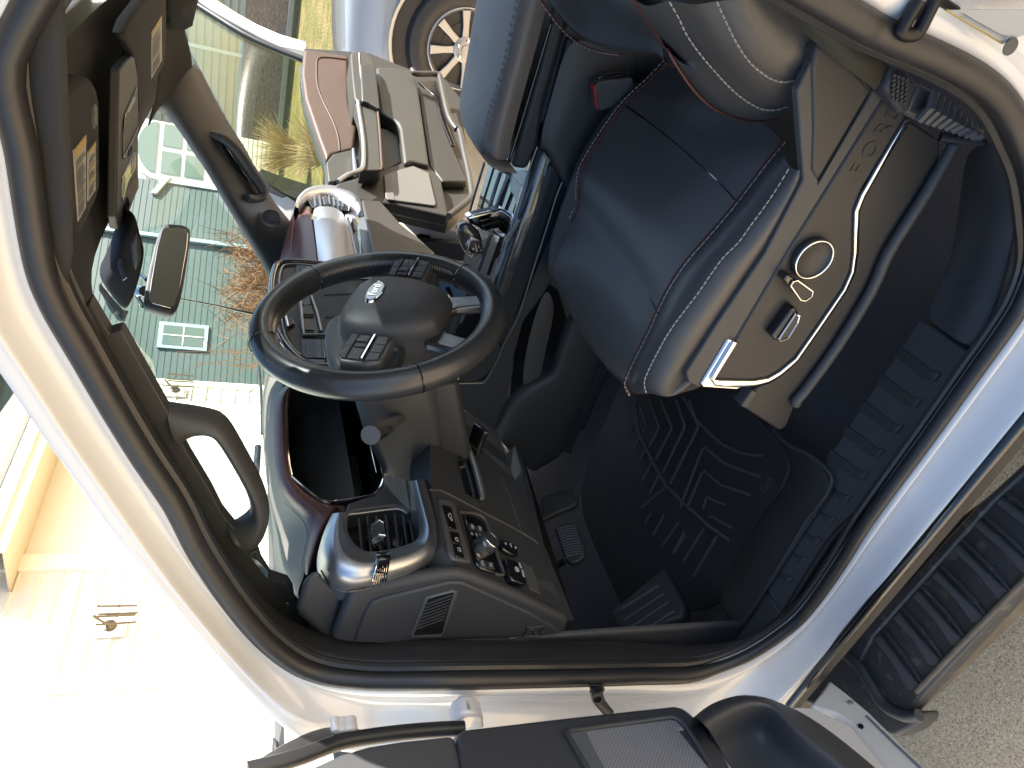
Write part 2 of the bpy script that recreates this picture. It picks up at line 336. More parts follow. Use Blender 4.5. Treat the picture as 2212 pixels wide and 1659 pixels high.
# upper rear of the opening, beyond the frame
ext = [(.045, 1.35), (.065, 1.52), (.05, 1.63), (-.0, 1.675), (-.09, 1.682)]
for x, z in ext:
    S3.append(Vector((x, Yo(z)-.012, z)))
    O3.append(Vector((x+.16*(1 if z < 1.6 else .6), Yo(z)-.04, z+(.0 if z < 1.6 else .12))))
NS = len(S3)
INT = []   # inner trim ring: deeper into the cab and slightly towards the middle of the opening
cen = sum(S3, Vector())/NS
def inward(i, d, dy):
    t = (S3[(i+1) % NS]-S3[i-1]).normalized(); n = Vector((t.z, 0, -t.x)).normalized()
    if n.dot(cen-S3[i]) < 0: n = -n
    return S3[i]+n*d+Vector((0, dy, 0))
prof = [(0.0, 0.0, 0), (.05, -.010, 0), (.16, -.012, .0), (.26, .008, 0), (.34, .014, 0), (.50, .004, 0), (.60, -.016, 0), (.66, -.024, 0), (.72, -.018, 0), (.86, -.016, 0), (.97, -.010, 0), (1.0, 0, 0)]
rows = []
rows.append([inward(i, .001, .010) for i in range(NS)])
for t, dy, _ in prof:
    rows.append([S3[i].lerp(O3[i], t)+Vector((0, dy*(1.0 if 19 < i < 33 else .55)+(.022*math.sin(math.pi*min(1, max(0, (t-.3)/.6)))*(1 if i in (14,15,17,18) else .35) if 12 < i < 21 else 0), 0)) for i in range(NS)])
rows.append([O3[i]+(O3[i]-S3[i]).normalized()*.004+Vector((0, .05, 0)) for i in range(NS)])
rows.append([O3[i]+(S3[i]-O3[i]).normalized()*.02+Vector((0, .14, 0)) for i in range(NS)])
body = grid('cab_side_frame', rows, M['white'], truck, sub=2, cu=True)
# seal: outer bulb, groove lip, inner bulb
SR = [.0088 if 21 <= i <= 31 else .0125 for i in range(NS)]
seal = tube('door_seal', [inward(i, SR[i]*.45, -.004) for i in range(NS)], SR, M['rubber'], truck, closed=True, res=12, smooth_path=4)
tube('seal_lip', [inward(i, SR[i]*1.25, .010) for i in range(NS)], [r*.55 for r in SR], M['rubber'], seal, closed=True, res=8, smooth_path=4)
DF = [1.0 if i < 21 else (.15 if 22 <= i <= 31 else .4) for i in range(NS)]
DF = [(DF[i-1]+DF[i]+DF[(i+1) % NS])/3 for i in range(NS)]
def iw(i, d, dy): return inward(i, d*(.6 if 21 <= i <= 31 else 1), .012+(dy-.012)*DF[i])
grid('opening_trim', [[iw(i, .012, .012) for i in range(NS)], [iw(i, .016, .020) for i in range(NS)], [iw(i, .014, .032) for i in range(NS)], [iw(i, .012, .045) for i in range(NS)],
      [iw(i, .004, .060) for i in range(NS)]], M['rubber'], truck, sub=2, cu=True)
# ================================================================== STEERING WHEEL
WT, WROT = rad(16.2), rad(-24)
WC = Vector((-.543, .939, 1.35))
Wn = Vector((math.cos(WT), 0, math.sin(WT))); Wu0 = Vector((-math.sin(WT), 0, math.cos(WT))); Wr0 = Vector((0, 1, 0))
# seen by the driver: right = +Y, up = Wu0; the wheel is turned 24 degrees clockwise
Wr = Wr0*math.cos(WROT)+Wu0*math.sin(WROT); Wu = Wu0*math.cos(WROT)-Wr0*math.sin(WROT)
def W(a, b, d=0): return WC+Wr*a+Wu*b+Wn*d
wheel = mesh('steering_wheel', *tubev([W(.172*math.cos(2*math.pi*i/72), .172*math.sin(2*math.pi*i/72), 0) for i in range(72)], 0.0212, True, 18, .92, tuple(Wn)), M['rimleather'], truck)
wheel.name = 'steering_wheel'
def wring(c, n, r, rr=.0012, m=None, name='rim_seam'):
    return tube(name, ringpts(c, n, r, 24), rr, m or M['piano'], wheel, closed=True, res=6)
for a0 in (56, 124, -35, -145):
    a = rad(a0); c = W(.172*math.cos(a), .172*math.sin(a), 0); t = (Wr*-math.sin(a)+Wu*math.cos(a))
    wring(c, t, 0.0212, .0009)
# stitching along the inside of the upper rim
for a0, a1 in ((-33, 54), (126, 213)):
    st = MB(); k = a0
    while k < a1:
        a = rad(k); e = Wr*math.cos(a)+Wu*math.sin(a); t = Wu*math.cos(a)-Wr*math.sin(a); c = WC+e*(.172-.0180)+Wn*.009
        for sg in (-1, 1): st.tube([c+t*.0006, c+e*.0015+Wn*.004*1+t*.003*1 if sg > 0 else c-Wn*.005+t*.003], .00055, res=4)
        k += 1.7
    st.build('stitching', M['thread'], wheel)
# hub pad
def ring2(pts, d): return [W(a, b, d) for a, b in pts]
hub = [(-.046,.050),(0,.053),(.046,.050),(.072,.037),(.081,.004),(.078,-.040),(.060,-.086),(.042,-.104),(0,-.108),(-.042,-.104),(-.060,-.086),(-.078,-.040),(-.081,.004),(-.072,.037)]
def sc(p, s, cy=-.025): return [(a*s, cy+(b-cy)*s) for a, b in p]
loft('hub_pad', [ring2(sc(hub,.95),-.035), ring2(sc(hub,1.0),-.015), ring2(sc(hub,1.0),.010), ring2(sc(hub,.93), .027), ring2(sc(hub,.80), .0345), ring2(sc(hub,.45), .040), ring2(sc(hub,.1), .041)], M['blackplastic'], wheel, sub=0, bevel=.006, bseg=3)
# raised central ridge of the pad
bd = tag(lathe('badge', W(.004, .004, .0365), Wn, [(.0001,.0), (.031,.0), (.032,.003), (.030,.0065), (.0285,.006), (.0001,.006)], M['chrome'], wheel, res=40, up=tuple(Wu)), 'oval blue badge with silver script')
for v in bd.data.vertices: # squash into an oval
    w = Vector(v.co)+WM[bd.name]-W(.004, .004, .0365); b = w.dot(Wu); v.co = v.co-Wu*b*.58
bl = lathe('badge_enamel', W(.004, .004, .0430), Wn, [(.0001, 0), (.0265, 0), (.0265, .0006), (.0001, .0006)], M['blueenamel'], bd, res=36, up=tuple(Wu))
for v in bl.data.vertices:
    w = Vector(v.co)+WM[bl.name]-W(.004, .004, .0430); b = w.dot(Wu); v.co = v.co-Wu*b*.60
text('badge_lettering', 'Ford', W(.004, .0045, .0439), Wr, Wu, .0165, M['chrome'], bd, .0005)
text('hub_lettering', 'AIRBAG', W(.004, -.024, .0415), Wr, Wu, .0065, M['greyprint'], wheel, .0003)
text('hub_horn_mark', 'O=', W(.004, -.038, .0405), Wr, Wu, .008, M['greyprint'], wheel, .0003)
# side spokes with switch clusters
for sg in (-1, 1):
    sp = [(.07, .020), (.10, .022), (.158, .026), (.164, .0), (.160, -.052), (.12, -.062), (.07, -.060)]
    slab('spoke', [W(sg*a, b, .002) for a, b in sp], Wn*-.022, M['darkplastic'], wheel, bevel=.006, bseg=3)
    hs = [(.083, .014), (.135, .017), (.147, .008), (.150, -.030), (.140, -.048), (.086, -.050)]
    sh = slab('switch_housing', [W(sg*a, b, .021) for a, b in hs], Wn*-.024, M['greyplastic'], wheel, bevel=.004, bseg=3)
    def bt(pts, d=.0245): slab('switch_button', [W(sg*a, b, d) for a, b in pts], Wn*-.006, M['gunmetal'] if 0 else M['darkplastic'], sh, bevel=.0012)
    bt([(.086,.011),(.113,.012),(.113,.001),(.086,.0)]); bt([(.114,.012),(.134,.013),(.142,.006),(.142,.001),(.114,.001)])
    for k in range(3): bt([(.088+.0095*k, -.002), (.0965+.0095*k, -.002), (.0965+.0095*k, -.019), (.088+.0095*k, -.019)], .028 if k == 1 else .0255)
    bt([(.118,-.001),(.142,-.001),(.143,-.019),(.118,-.019)])
    slab('switch_bar', [W(sg*a, b, .0275) for a, b in ((.086,-.0215),(.145,-.0215),(.145,-.0245),(.086,-.0245))], Wn*-.006, M['chrome'], sh, bevel=.0006)
    for k in range(3): bt([(.086+.0195*k, -.027), (.104+.0195*k, -.027), (.104+.0195*k-(.004 if k == 2 else 0), -.044), (.086+.0195*k, -.044)])
    for k, (a, b, s_) in enumerate(((.100,.006,'='), (.128,.006,'MENU'), (.0925,-.0105,'<'), (.102,-.0105,'OK'), (.1115,-.0105,'>'), (.130,-.010,'BACK'), (.095,-.0355,'|<'), (.1145,-.0355,'>|'), (.133,-.0355,'+'))):
        text('switch_mark', s_, W(sg*a, b, .0250 if 'O' not in s_ or s_ == 'MENU' else .0283), Wr, Wu, .0045 if len(s_) < 3 else .003, M['greyprint'], sh, .0002)
# lower spoke: brushed frame with an opening
ol = [(-.056,-.090), (-.070,-.145), (-.062,-.158), (0,-.168), (.062,-.158), (.070,-.145), (.056,-.090)]
for sg in (-1, 1):
    slab('lower_spoke', [W(sg*a, b, .006) for a, b in ((.022,-.088),(.064,-.086),(.080,-.148),(.060,-.160),(.047,-.152),(.034,-.114),(.022,-.104))], Wn*-.016, M['steel'], wheel, bevel=.004, bseg=3)
slab('spoke_arch', [W(a, b, .007) for a, b in ((-.080,-.143),(-.050,-.150),(0,-.154),(.050,-.150),(.080,-.143),(.074,-.160),(0,-.170),(-.074,-.160))], Wn*-.015, M['steel'], wheel, bevel=.004, bseg=3)
slab('spoke_web', [W(a, b, -.004) for a, b in ((-.024,-.09),(.024,-.09),(.036,-.118),(-.036,-.118))], Wn*-.012, M['darkplastic'], wheel, bevel=.003)
# rear cover of the hub and column shroud
def cring(d, w_, h_, dz=0, k=.25):
    c = WC+Wn*d+Vector((0, -.004, dz)); r = Vector((0, 1, 0)); u = Wu0; o = []
    for a, b in ((-1,-1+k),(-1,1-k),(-1+k,1),(1-k,1),(1,1-k),(1,-1+k),(1-k,-1),(-1+k,-1)): o.append(c+r*a*w_+u*b*h_)
    return o
loft('hub_rear_cover', [cring(-.018,.085,.085), cring(-.045,.090,.092), cring(-.072,.082,.084), cring(-.078,.06,.06)], M['darkplastic'], wheel, sub=2)
column = loft('steering_column_shroud', [cring(-.07,.058,.060,-.004), cring(-.085,.066,.066,-.006), cring(-.19,.064,.062,-.012), cring(-.27,.058,.052,-.02), cring(-.34,.05,.05,-.03)], M['blackplastic'], truck, sub=0, bevel=.008, bseg=3)
loft('tilt_cover', [cring(-.085,.050,.026,-.085,.3), cring(-.20,.052,.030,-.092,.3), cring(-.34,.05,.035,-.10,.3)], M['darkplastic'], column, sub=0, bevel=.005)
tl = WC+Wn*-.245+Vector((0,-.012,-.125))
slab('tilt_lever', [tl, tl+Vector((.05,.0,.0)), tl+Vector((.055,-.03,-.012)), tl+Vector((.0,-.034,-.008))], Vector((0,0,-.01)), M['piano'], column, bevel=.003)
# turn signal stalk
s0 = V('v', 960, 245, y=.872); s1 = V('v', 765, 352, y=.742)
dr = (s1-s0).normalized()
stalk = tube('turn_signal_stalk', [s0-dr*.03, s0, s0.lerp(s1,.35), s0.lerp(s1,.55), s0.lerp(s1,.75), s1], [.0075,.0085,.0095,.0125,.0135,.0138], M['piano'], truck, res=20, smooth_path=3)
lathe('stalk_end_cap', s1, dr, [(.0001,-.001), (.0136,-.001), (.0136,.0015), (.0128,.003), (.0001,.003)], M['greyplastic'], stalk)
box('stalk_boot', s0-dr*.012, (.03,.012,.03), M['piano'], stalk, bevel=.004)
# ================================================================== DASHBOARD, DRIVER SIDE
dash = None
YE = .60
e1 = V('h', 800, 370, y=YE); e2 = V('h', 1485, 660, y=YE)
dn = (e2-e1).normalized()
NL = Vector((-dn.z, 0, dn.x)); NL = NL if NL.x > 0 else -NL
PLO = (e1, NL)
def LP(c, pts, d=0): return L(c, pts, pl=(e1+NL*d, NL))
dash = slab('dashboard', LP('h', [(790,366)])+LP('v', [(1228,1085),(1205,900),(1170,770),(1150,600),(1150,420)])+LP('e', [(800,960),(930,1030),(1040,1115)])+LP('u', [(1190,0),(1440,670),(1770,1500)])+LP('h', [(1485,660)]), NL*-.05, M['darkplastic'], truck, bevel=.004)
# soft rounded edge between driver side face and end cap
ec = [(5,790),(125,485),(400,432),(700,376),(800,368),(900,392),(1200,520),(1485,662),(1462,768),(850,792),(320,822),(120,812)]
endcap = slab('dash_end_cap', L('h', ec, y=YE-.004), Vector((0,.02,0)), M['darkplastic'], dash, bevel=.009, bseg=4)
ip = [(150,800),(215,620),(250,560),(320,530),(740,428),(820,428),(900,460),(1250,620),(1440,735),(1300,762),(850,782),(320,808)]
slab('cap_inset', L('h', ip, y=YE-.0085), Vector((0,.01,0)), M['darkplastic'], endcap, bevel=.003)
vo = [(610,520),(770,478),(795,490),(790,520),(705,750),(680,772),(510,772),(498,755),(590,530)]
vf = slab('side_vent', L('h', vo, y=YE-.011), Vector((0,.01,0)), M['greyplastic'], endcap, bevel=.002)
slab('vent_cavity', L('h', [(612,530),(768,487),(695,745),(520,755)], y=YE-.0115), Vector((0,.004,0)), M['piano'], vf, bevel=0)
mb = MB()
for k in range(8):
    t = k/8; xa = 605-80*t; ya = 560+178*t; xb = 760-58*t; yb = 505+170*t
    q = L('h', [(xa,ya),(xb,yb)], y=YE-.0145)
    mb.prism([q[0],q[1],q[1]+Vector((-.0015,0,-.0)),q[0]+Vector((-.0015,0,0))], Vector((-.004,.007,0)))
mb.build('vent_louvres', M['greyplastic'], vf, smooth=False)
# child-seat emblem pressed into the cap
mb = MB(); q = L('h', [(1225,705),(1330,697),(1300,755),(1205,760)], y=YE-.0105)
mb.tube(q, .0012, closed=True, res=5); a = L('h', [(1240,720),(1262,712),(1268,738),(1290,748)], y=YE-.0105); mb.tube(a, .0016, res=5)
mb.build('airbag_emblem', M['darkplastic'], endcap)
# upper left corner of the dash between vent bezel and pillar
slab('dash_shoulder', L('g', [(1985,330),(1900,400),(1846,590),(1900,640),(2060,790),(2150,500),(2060,450),(2010,390)], y=YE+.018), Vector((-.03,.02,0)), M['blackplastic'], dash, bevel=.008, bseg=3)
# brushed vent bezel
BI = [(600,856),(603,960),(636,1048),(700,1104),(762,1122),(900,1100),(1000,1072),(1076,1040),(1085,960),(1064,860),(1046,770),(1012,655)]
BR = [(560,860),(548,960),(562,1075),(610,1155),(705,1192),(880,1172),(1040,1125),(1128,1068),(1150,980),(1122,880),(1092,770),(1062,648)]
BO = [(510,866),(440,1000),(430,1140),(470,1290),(620,1372),(860,1322),(1030,1275),(1170,1195),(1222,1085),(1196,900),(1164,780),(1118,640)]
r0 = L('v', BI, x=-.775); r1 = L('v', BI, x=-.735); r2 = L('v', [((a+c)/2, (b+d)/2) for (a,b),(c,d) in zip(BI,BR)], x=-.712); r3 = L('v', BR, x=-.704)
r4 = L('v', [((a+c)/2, (b+d)/2) for (a,b),(c,d) in zip(BO,BR)], x=-.708); r4b = L('v', [(a*.9+c*.1, b*.9+d*.1) for (a,b),(c,d) in zip(BO,BR)], x=-.73); r5 = L('v', BO, x=-.756)
bez = grid('vent_bezel', [r0,r1,r1,r2,r3,r3,r4,r4b,r5,[p+Vector((-.04,.01,0)) for p in r5]], M['brushed'], dash, sub=2)
tube('bezel_edge_line', L('v', [(440,1240),(500,1330),(620,1377),(860,1327),(1030,1280)], x=-.7525), .0012, M['piano'], bez, smooth_path=3)
# chrome clip with ribs
cl = [[V('v',778,1112,x=-.699),V('v',905,1100,x=-.699)],[V('v',792,1190,x=-.695),V('v',895,1172,x=-.695)],[V('v',770,1270,x=-.700),V('v',882,1250,x=-.700)],[V('v',745,1346,x=-.728),V('v',868,1318,x=-.728)]]
clip = grid('bezel_clip', cl, M['chrome'], bez, sub=1, solid=.003, off=0)
mb = MB()
for k in range(6):
    t = .2+.13*k
    a = cl[1][0].lerp(cl[1][1], t); b = cl[2][0].lerp(cl[2][1], t); c = cl[3][0].lerp(cl[3][1], t)
    mb.tube([a+Vector((.004,-.001,0)), b+Vector((.0045,-.003,0)), b.lerp(c,.7)+Vector((.003,-.004,0))], .0011, res=5)
mb.build('clip_ribs', M['piano'], clip)
grid('clip_window', [[p+Vector((.003,-.001,0)) for p in (cl[0][0].lerp(cl[0][1],.1).lerp(cl[1][0],.25), cl[0][0].lerp(cl[0][1],.9).lerp(cl[1][1],.25))],[p+Vector((.0035,-.001,0)) for p in (cl[1][0].lerp(cl[1][1],.1), cl[1][0].lerp(cl[1][1],.9))]], M['piano'], clip, sub=0, solid=.001)
# air vent inside the bezel
vent = slab('air_vent', L('v', [(600,870),(1000,860),(1060,900),(1090,1040),(760,1130),(680,1110),(620,1040)], x=-.80), Vector((-.02,0,0)), M['piano'], dash, bevel=0)
def fins(parent, quads, name='vent_fins', x0=-.752, dep=.028, th=.0022, m=None):
    mb = MB()
    for (a, b) in quads:
        p, q = V('v', *a, x=x0), V('v', *b, x=x0); z = Vector((0,0,th))
        mb.add([p,q,q+z,p+z,p+Vector((-dep,0,-.012)),q+Vector((-dep,0,-.012)),q+Vector((-dep,0,-.012))+z,p+Vector((-dep,0,-.012))+z], [(0,1,2,3),(4,5,6,7),(0,1,5,4),(3,2,6,7),(0,3,7,4),(1,2,6,5)])
    return mb.build(name, m or M['blackplastic'], parent, smooth=False)
fins(vent, [((688,895),(708,1105)),((745,885),(768,1112)),((802,880),(830,1100)),((862,872),(888,1094)),((922,868),(948,1084)),((975,870),(1003,1070)),((1020,905),(1045,1050))])
tb = slab('vent_tab', L('v', [(762,945),(815,905),(850,925),(862,1000),(852,1030),(780,1060),(768,1000)], x=-.742), Vector((-.012,0,0)), M['gunmetal'], vent, bevel=.002)
tube('vent_tab_edge', L('v', [(764,950),(815,908),(848,926)], x=-.741), .0016, M['chrome'], tb); tube('vent_tab_edge', L('v', [(778,1055),(812,1005),(858,1010)], x=-.741), .0022, M['chrome'], tb)
th = lathe('vent_thumbwheel', V('v', 1055, 985, x=-.765), (0, 0, 1), [(.0001,-.004),(.022,-.004),(.022,.004),(.0001,.004)], M['greymetal'], vent, res=36, bevel=.001)
tube('vent_rim', L('v', [(606,1030),(602,900),(625,872),(680,866),(900,838),(960,842),(1000,866)], x=-.752), .0018, M['greymetal'], vent, smooth_path=4)
# instrument cluster: dark cavity, screen, chrome line, leather brow
CH = [(300,25),(240,45),(220,90),(214,200),(220,450),(240,600),(268,645),(400,752),(470,790),(560,786),(700,765),(780,738),(825,695),(845,640),(838,604)]
cav_o = CH+[(800,380),(740,200),(700,60),(600,30)]
ro = L('v', cav_o, x=-.83); cc = sum(ro, Vector())/len(ro)
ri = [Vector((-.93, cc.y+(p.y-cc.y)*.93, cc.z+(p.z-cc.z)*.93+.006)) for p in ro]
clu = grid('instrument_cluster', [ro, [p.lerp(q,.2)+Vector((0,0,.002)) for p,q in zip(ro,ri)], ri, [q.lerp(Vector((-.935,cc.y,cc.z)),.98) for q in ri]], M['piano'], dash, sub=0, cu=True, auto=40)
slab('cluster_screen', [Vector((-.905, y, z)) for y, z in ((.865,1.40),(1.03,1.41),(1.03,1.325),(.875,1.325))], Vector((-.01,0,0)), M['screen'], clu, bevel=.002)
tube('cluster_chrome_line', L('v', CH, x=-.818), .0026, M['chrome'], clu, smooth_path=4, res=8)
tube('cluster_lower_line', L('v', [(728,190),(760,430),(800,600)], x=-.84), .0012, M['chrome'], clu)
BO2 = [(215,22),(142,80),(122,200),(128,450),(146,650),(215,782),(320,870),(362,930),(372,1000),(352,1085),(328,1185),(334,1270)]
BI2 = [(250,46),(226,92),(214,200),(222,450),(248,612),(340,712),(460,790),(606,806),(500,872),(430,1050),(388,1190),(362,1260)]
ra = L('v', BI2, x=-.822); rb = L('v', [(a*.62+c*.38, b*.62+d*.38) for (a,b),(c,d) in zip(BI2,BO2)], x=-.812); rcc = L('v', [(a*.25+c*.75, b*.25+d*.75) for (a,b),(c,d) in zip(BI2,BO2)], x=-.822); rd = L('v', BO2, x=-.845)
grid('cluster_brow', [[p+Vector((-.02,0,-.002)) for p in ra], ra, rb, rcc, rd], M['maroon'], dash, sub=2)
slab('brow_end', L('v', [(470,880),(530,858),(610,866),(606,806),(560,806),(470,790),(400,800),(380,880)], x=-.83), Vector((-.02,0,0)), M['maroon'], dash, bevel=.005, bseg=3)
slab('cluster_side_trim', L('v', [(610,800),(700,770),(790,745),(850,690),(850,605),(1005,640),(1020,760),(1040,860),(920,815),(700,840),(612,862)], x=-.765), Vector((-.04,0,0)), M['blackplastic'], dash, bevel=.004)
# stitched grey dash top
far = [(60,-60),(50,60),(45,250),(60,500),(88,760),(100,900),(95,1050),(88,1150),(100,1280),(150,1300),(240,1352),(290,1450)]
fx = [-1.25,-1.25,-1.25,-1.22,-1.2,-1.15,-1.12,-1.08,-1.02,-.98,-.95,-.90]
rf = [V('v', a, b, x=x) for (a,b),x in zip(far,fx)]
grid('dash_top', [rd, [p.lerp(q,.3)+Vector((0,0,.004)) for p,q in zip(rd,rf)], [p.lerp(q,.7)+Vector((0,0,.004)) for p,q in zip(rd,rf)], rf, [q+Vector((-.1,0,-.12)) for q in rf]], M['greyleather'], dash, sub=2)
mb = MB()
pth = cat([p.lerp(q,.07)+Vector((.002,-.001,.003)) for p,q in zip(rd,rf)][5:], n=10)
for k in range(0, len(pth)-1, 1): mb.tube([pth[k].lerp(pth[k+1],.1), pth[k].lerp(pth[k+1],.75)], .0009, res=4)
mb.build('dash_stitching', M['thread'], dash)
grid('dash_top_center', [[Vector((x, y, z+.01*math.sin((y-1.0)/.9*3.1))) for y in (.62,.8,.95,1.15,1.35,1.6,1.85,2.05)] for x, z in ((-1.55,1.40),(-1.3,1.455),(-1.05,1.455),(-.9,1.435),(-.86,1.35))], M['darkplastic'], dash, sub=2)
# seams of the lower panel
tube('panel_seam', LP('u', [(255,82),(340,85),(420,105),(850,330),(1255,545),(1440,665)], .001), .0017, M['greyplastic'], dash, smooth_path=3)
tube('panel_seam', LP('u', [(1040,-60),(1150,220),(1258,545)], .0005), .0008, M['greyplastic'], dash, smooth_path=2)
tube('knee_slot_trim', LP('e', [(815,1095),(850,1180),(900,1330),(938,1470),(945,1520)], .008), [.003,.005,.006,.006,.004], M['greymetal'], dash, smooth_path=4)
slab('knee_slot', LP('e', [(800,1040),(835,1090),(880,1180),(930,1340),(955,1530),(925,1525),(850,1500),(800,1300)], .002), NL*-.004, M['piano'], dash, bevel=.001)
# switch banks
def sw(name, c, pts, d, m, parent, th=.006, bevel=.0012): return slab(name, LP(c, pts, d), NL*-th, m, parent, bevel=bevel)
b1 = sw('switch_bank', 'u', [(350,175),(430,175),(510,205),(548,262),(600,480),(700,800),(712,872),(640,858),(515,832),(470,760),(400,420)], .005, M['greyplastic'], dash, .008, .003)
for q in ([(398,238),(480,260),(506,305),(552,507),(474,490)], [(480,525),(574,545),(600,672),(512,655)], [(514,662),(603,680),(636,818),(545,800)]):
    sw('switch', 'u', q, .0075, M['piano'], b1)
b2 = sw('lighting_panel', 'u', [(640,335),(750,362),(812,405),(850,470),(960,780),(1035,985),(1015,1003),(960,985),(800,920),(760,860),(690,560),(640,370)], .006, M['piano'], dash, .008, .003)
tube('lighting_panel_rim', LP('u', [(585,325),(740,335),(830,380),(880,470),(960,720),(1050,960),(1035,1005),(960,995)], .004), .0028, M['greyplastic'], b2, smooth_path=3)
for q in ([(790,838),(872,850),(885,930),(806,905)], [(878,852),(945,865),(968,945),(892,930)], [(682,450),(755,465),(768,520),(695,508)], [(762,466),(830,480),(845,540),(776,524)]): sw('switch', 'u', q, .008, M['darkplastic'], b2)
kc = V('u', 835, 700, pl=(e1+NL*.006, NL))
kn = lathe('headlight_knob', kc, NL, [(.0001,0),(.0165,0),(.0165,.006),(.0150,.0065),(.0150,.017),(.0142,.019),(.0128,.0192),(.0122,.0186),(.0001,.0186)], M['gunmetal'], b2, res=40)
tube('knob_ring', ringpts(kc+NL*.0185, NL, .0140, 40), .0012, M['chrome'], kn, closed=True, res=8)
def icon(c, x, y, kind, s=.0045, d=.0085, par=None, m=None, nn=None):
    o_ = V(c, x, y, pl=(e1+NL*d, NL)); r = (V(c, x+30, y+130, pl=(e1+NL*d, NL))-o_).normalized()*-1; u = NL.cross(r)
    mb = MB(); P2 = lambda a, b: o_+r*a*s+u*b*s
    if kind == 'car': mb.tube([P2(-1,-.3),P2(-.9,.1),P2(-.5,.2),P2(-.2,.6),P2(.4,.6),P2(.6,.2),P2(1,.1),P2(1,-.3)], .0003, closed=True, res=4)
    elif kind == 'sun':
        mb.tube([P2(.4*math.cos(a*.785), .4*math.sin(a*.785)) for a in range(8)], .0003, closed=True, res=4)
        for a in range(8): mb.tube([P2(.6*math.cos(a*.785), .6*math.sin(a*.785)), P2(.95*math.cos(a*.785), .95*math.sin(a*.785))], .0003, res=4)
    elif kind == 'lamp':
        mb.tube([P2(.1,.6),P2(.7,.4),P2(.9,0),P2(.7,-.4),P2(.1,-.6)], .0003, closed=True, res=4)
        for k in (-.4,0,.4): mb.tube([P2(-.2,k),P2(-.9,k-.1)], .0003, res=4)
    elif kind == 'ring': mb.tube([P2(.6*math.cos(a*.785), .6*math.sin(a*.785)) for a in range(8)], .00035, closed=True, res=4)
    elif kind == 'arrow': mb.prism([P2(-.6,-.3),P2(.1,-.3),P2(.1,-.6),P2(.7,0),P2(.1,.6),P2(.1,.3),P2(-.6,.3)], NL*.0002)
    elif kind == 'gate': mb.tube([P2(-.7,-.5),P2(-.7,.5),P2(.2,.5),P2(.2,-.5)], .0003, closed=True, res=4); mb.tube([P2(.2,0),P2(.8,-.4)], .0003, res=4)
    mb.build('switch_icon', m or M['whiteprint'], par)
icon('u', 482, 372, 'car', .007, .0078, b1); icon('u', 548, 612, 'gate', .0055, .0078, b1); icon('u', 575, 722, 'gate', .0055, .0078, b1)
for x, y, k in ((720,480,'lamp'),(802,500,'lamp')): icon('u', x, y, k, .005, .0083, b2)
for x, y, k in ((715,557,'ring'),(763,565,'lamp'),(805,575,'lamp'),(850,585,'lamp'),(785,790,'sun')): icon('u', x, y, k, .0038, .0064, b2)
icon('u', 832, 876, 'car', .0045, .0083, b2); icon('u', 920, 893, 'gate', .0045, .0083, b2)
icon('u', 850, 672, 'lamp', .0045, .0252, b2)
s3 = sw('pedal_adjust_switch', 'u', [(1012,608),(1130,640),(1222,700),(1225,795),(1140,770),(1060,722)], .009, M['piano'], dash, .01, .003)
icon('u', 1083, 665, 'arrow', .004, .0095, s3); icon('u', 1140, 682, 'car', .004, .0095, s3); icon('u', 1190, 708, 'arrow', .004, .0095, s3)
s4 = sw('parking_brake_switch', 'u', [(1080,815),(1240,856),(1262,890),(1322,1100),(1300,1110),(1165,1062),(1130,1000)], .013, M['piano'], dash, .014, .004)
sw('pocket_recess', 'u', [(1255,862),(1370,920),(1466,1212),(1350,1160),(1325,1100),(1270,900)], .001, M['greyplastic'], s4, .002, .001)
icon('u', 1205, 945, 'ring', .0075, .0135, s4); icon('u', 1205, 945, 'ring', .0045, .0135, s4)
o_ = V('u', 1258, 950, pl=(e1+NL*.0137, NL)); r_ = (V('u', 1240, 905, pl=(e1+NL*.0137, NL))-V('u', 1272, 995, pl=(e1+NL*.0137, NL)))
text('switch_lettering', 'PULL ON', o_, r_, NL.cross(r_), .0065, M['whiteprint'], s4, .0002)
# under-dash and pedals
slab('under_dash_panel', LP('u', [(1190,-400),(1440,670),(1770,1500),(1700,1700)], -.03)[:3]+[Vector((-1.3,.62,1.1)), Vector((-1.3,1.2,1.1))], Vector((0,0,-.01)), M['darkplastic'], dash, bevel=0)
PN = Vector((.86,-.1,.5)).normalized()
def pedal(name, out, x0, ar, nr, lines):
    p0 = V('u', out[0][0], out[0][1], x=x0); L_ = lambda pts, d=0: L('u', pts, pl=(p0+PN*d, PN))
    pd = slab(name, L_(out), PN*-.018, M['mat'], truck, bevel=.004, bseg=3)
    mb = MB()
    for a, b in lines:
        q = L_([a, ((a[0]+b[0])/2, (a[1]+b[1])/2-12), b], .0015); mb.tube(q, .0019, res=6)
    mb.build('pedal_ribs', M['greyplastic'], pd)
    tube('pedal_arm', [L_([ar])[0]+PN*-.02, L_([ar])[0]+Vector((-.08,.0,.06)), L_([ar])[0]+Vector((-.14,-.0,.22))], .008, M['blackmetal'], pd, smooth_path=3)
pedal('brake_pedal', [(1612,500),(1680,450),(1778,430),(1830,455),(1880,515),(1945,690),(1942,800),(1870,860),(1790,878),(1735,835),(1690,720)], -1.03, (1700,800), 10,
      [((1640+i*9, 510+i*27), (1835+i*9, 462+i*27+abs(i-4)*2)) for i in range(12)])
pedal('accelerator_pedal', [(1398,280),(1440,190),(1485,140),(1640,90),(1765,55),(1802,65),(1866,180),(1858,225),(1795,270),(1640,325),(1480,410),(1430,400),(1402,340)], -1.035, (1450,330), 8,
      [((1450+i*32, 200-i*11), (1480+i*32, 345-i*13)) for i in range(10)])
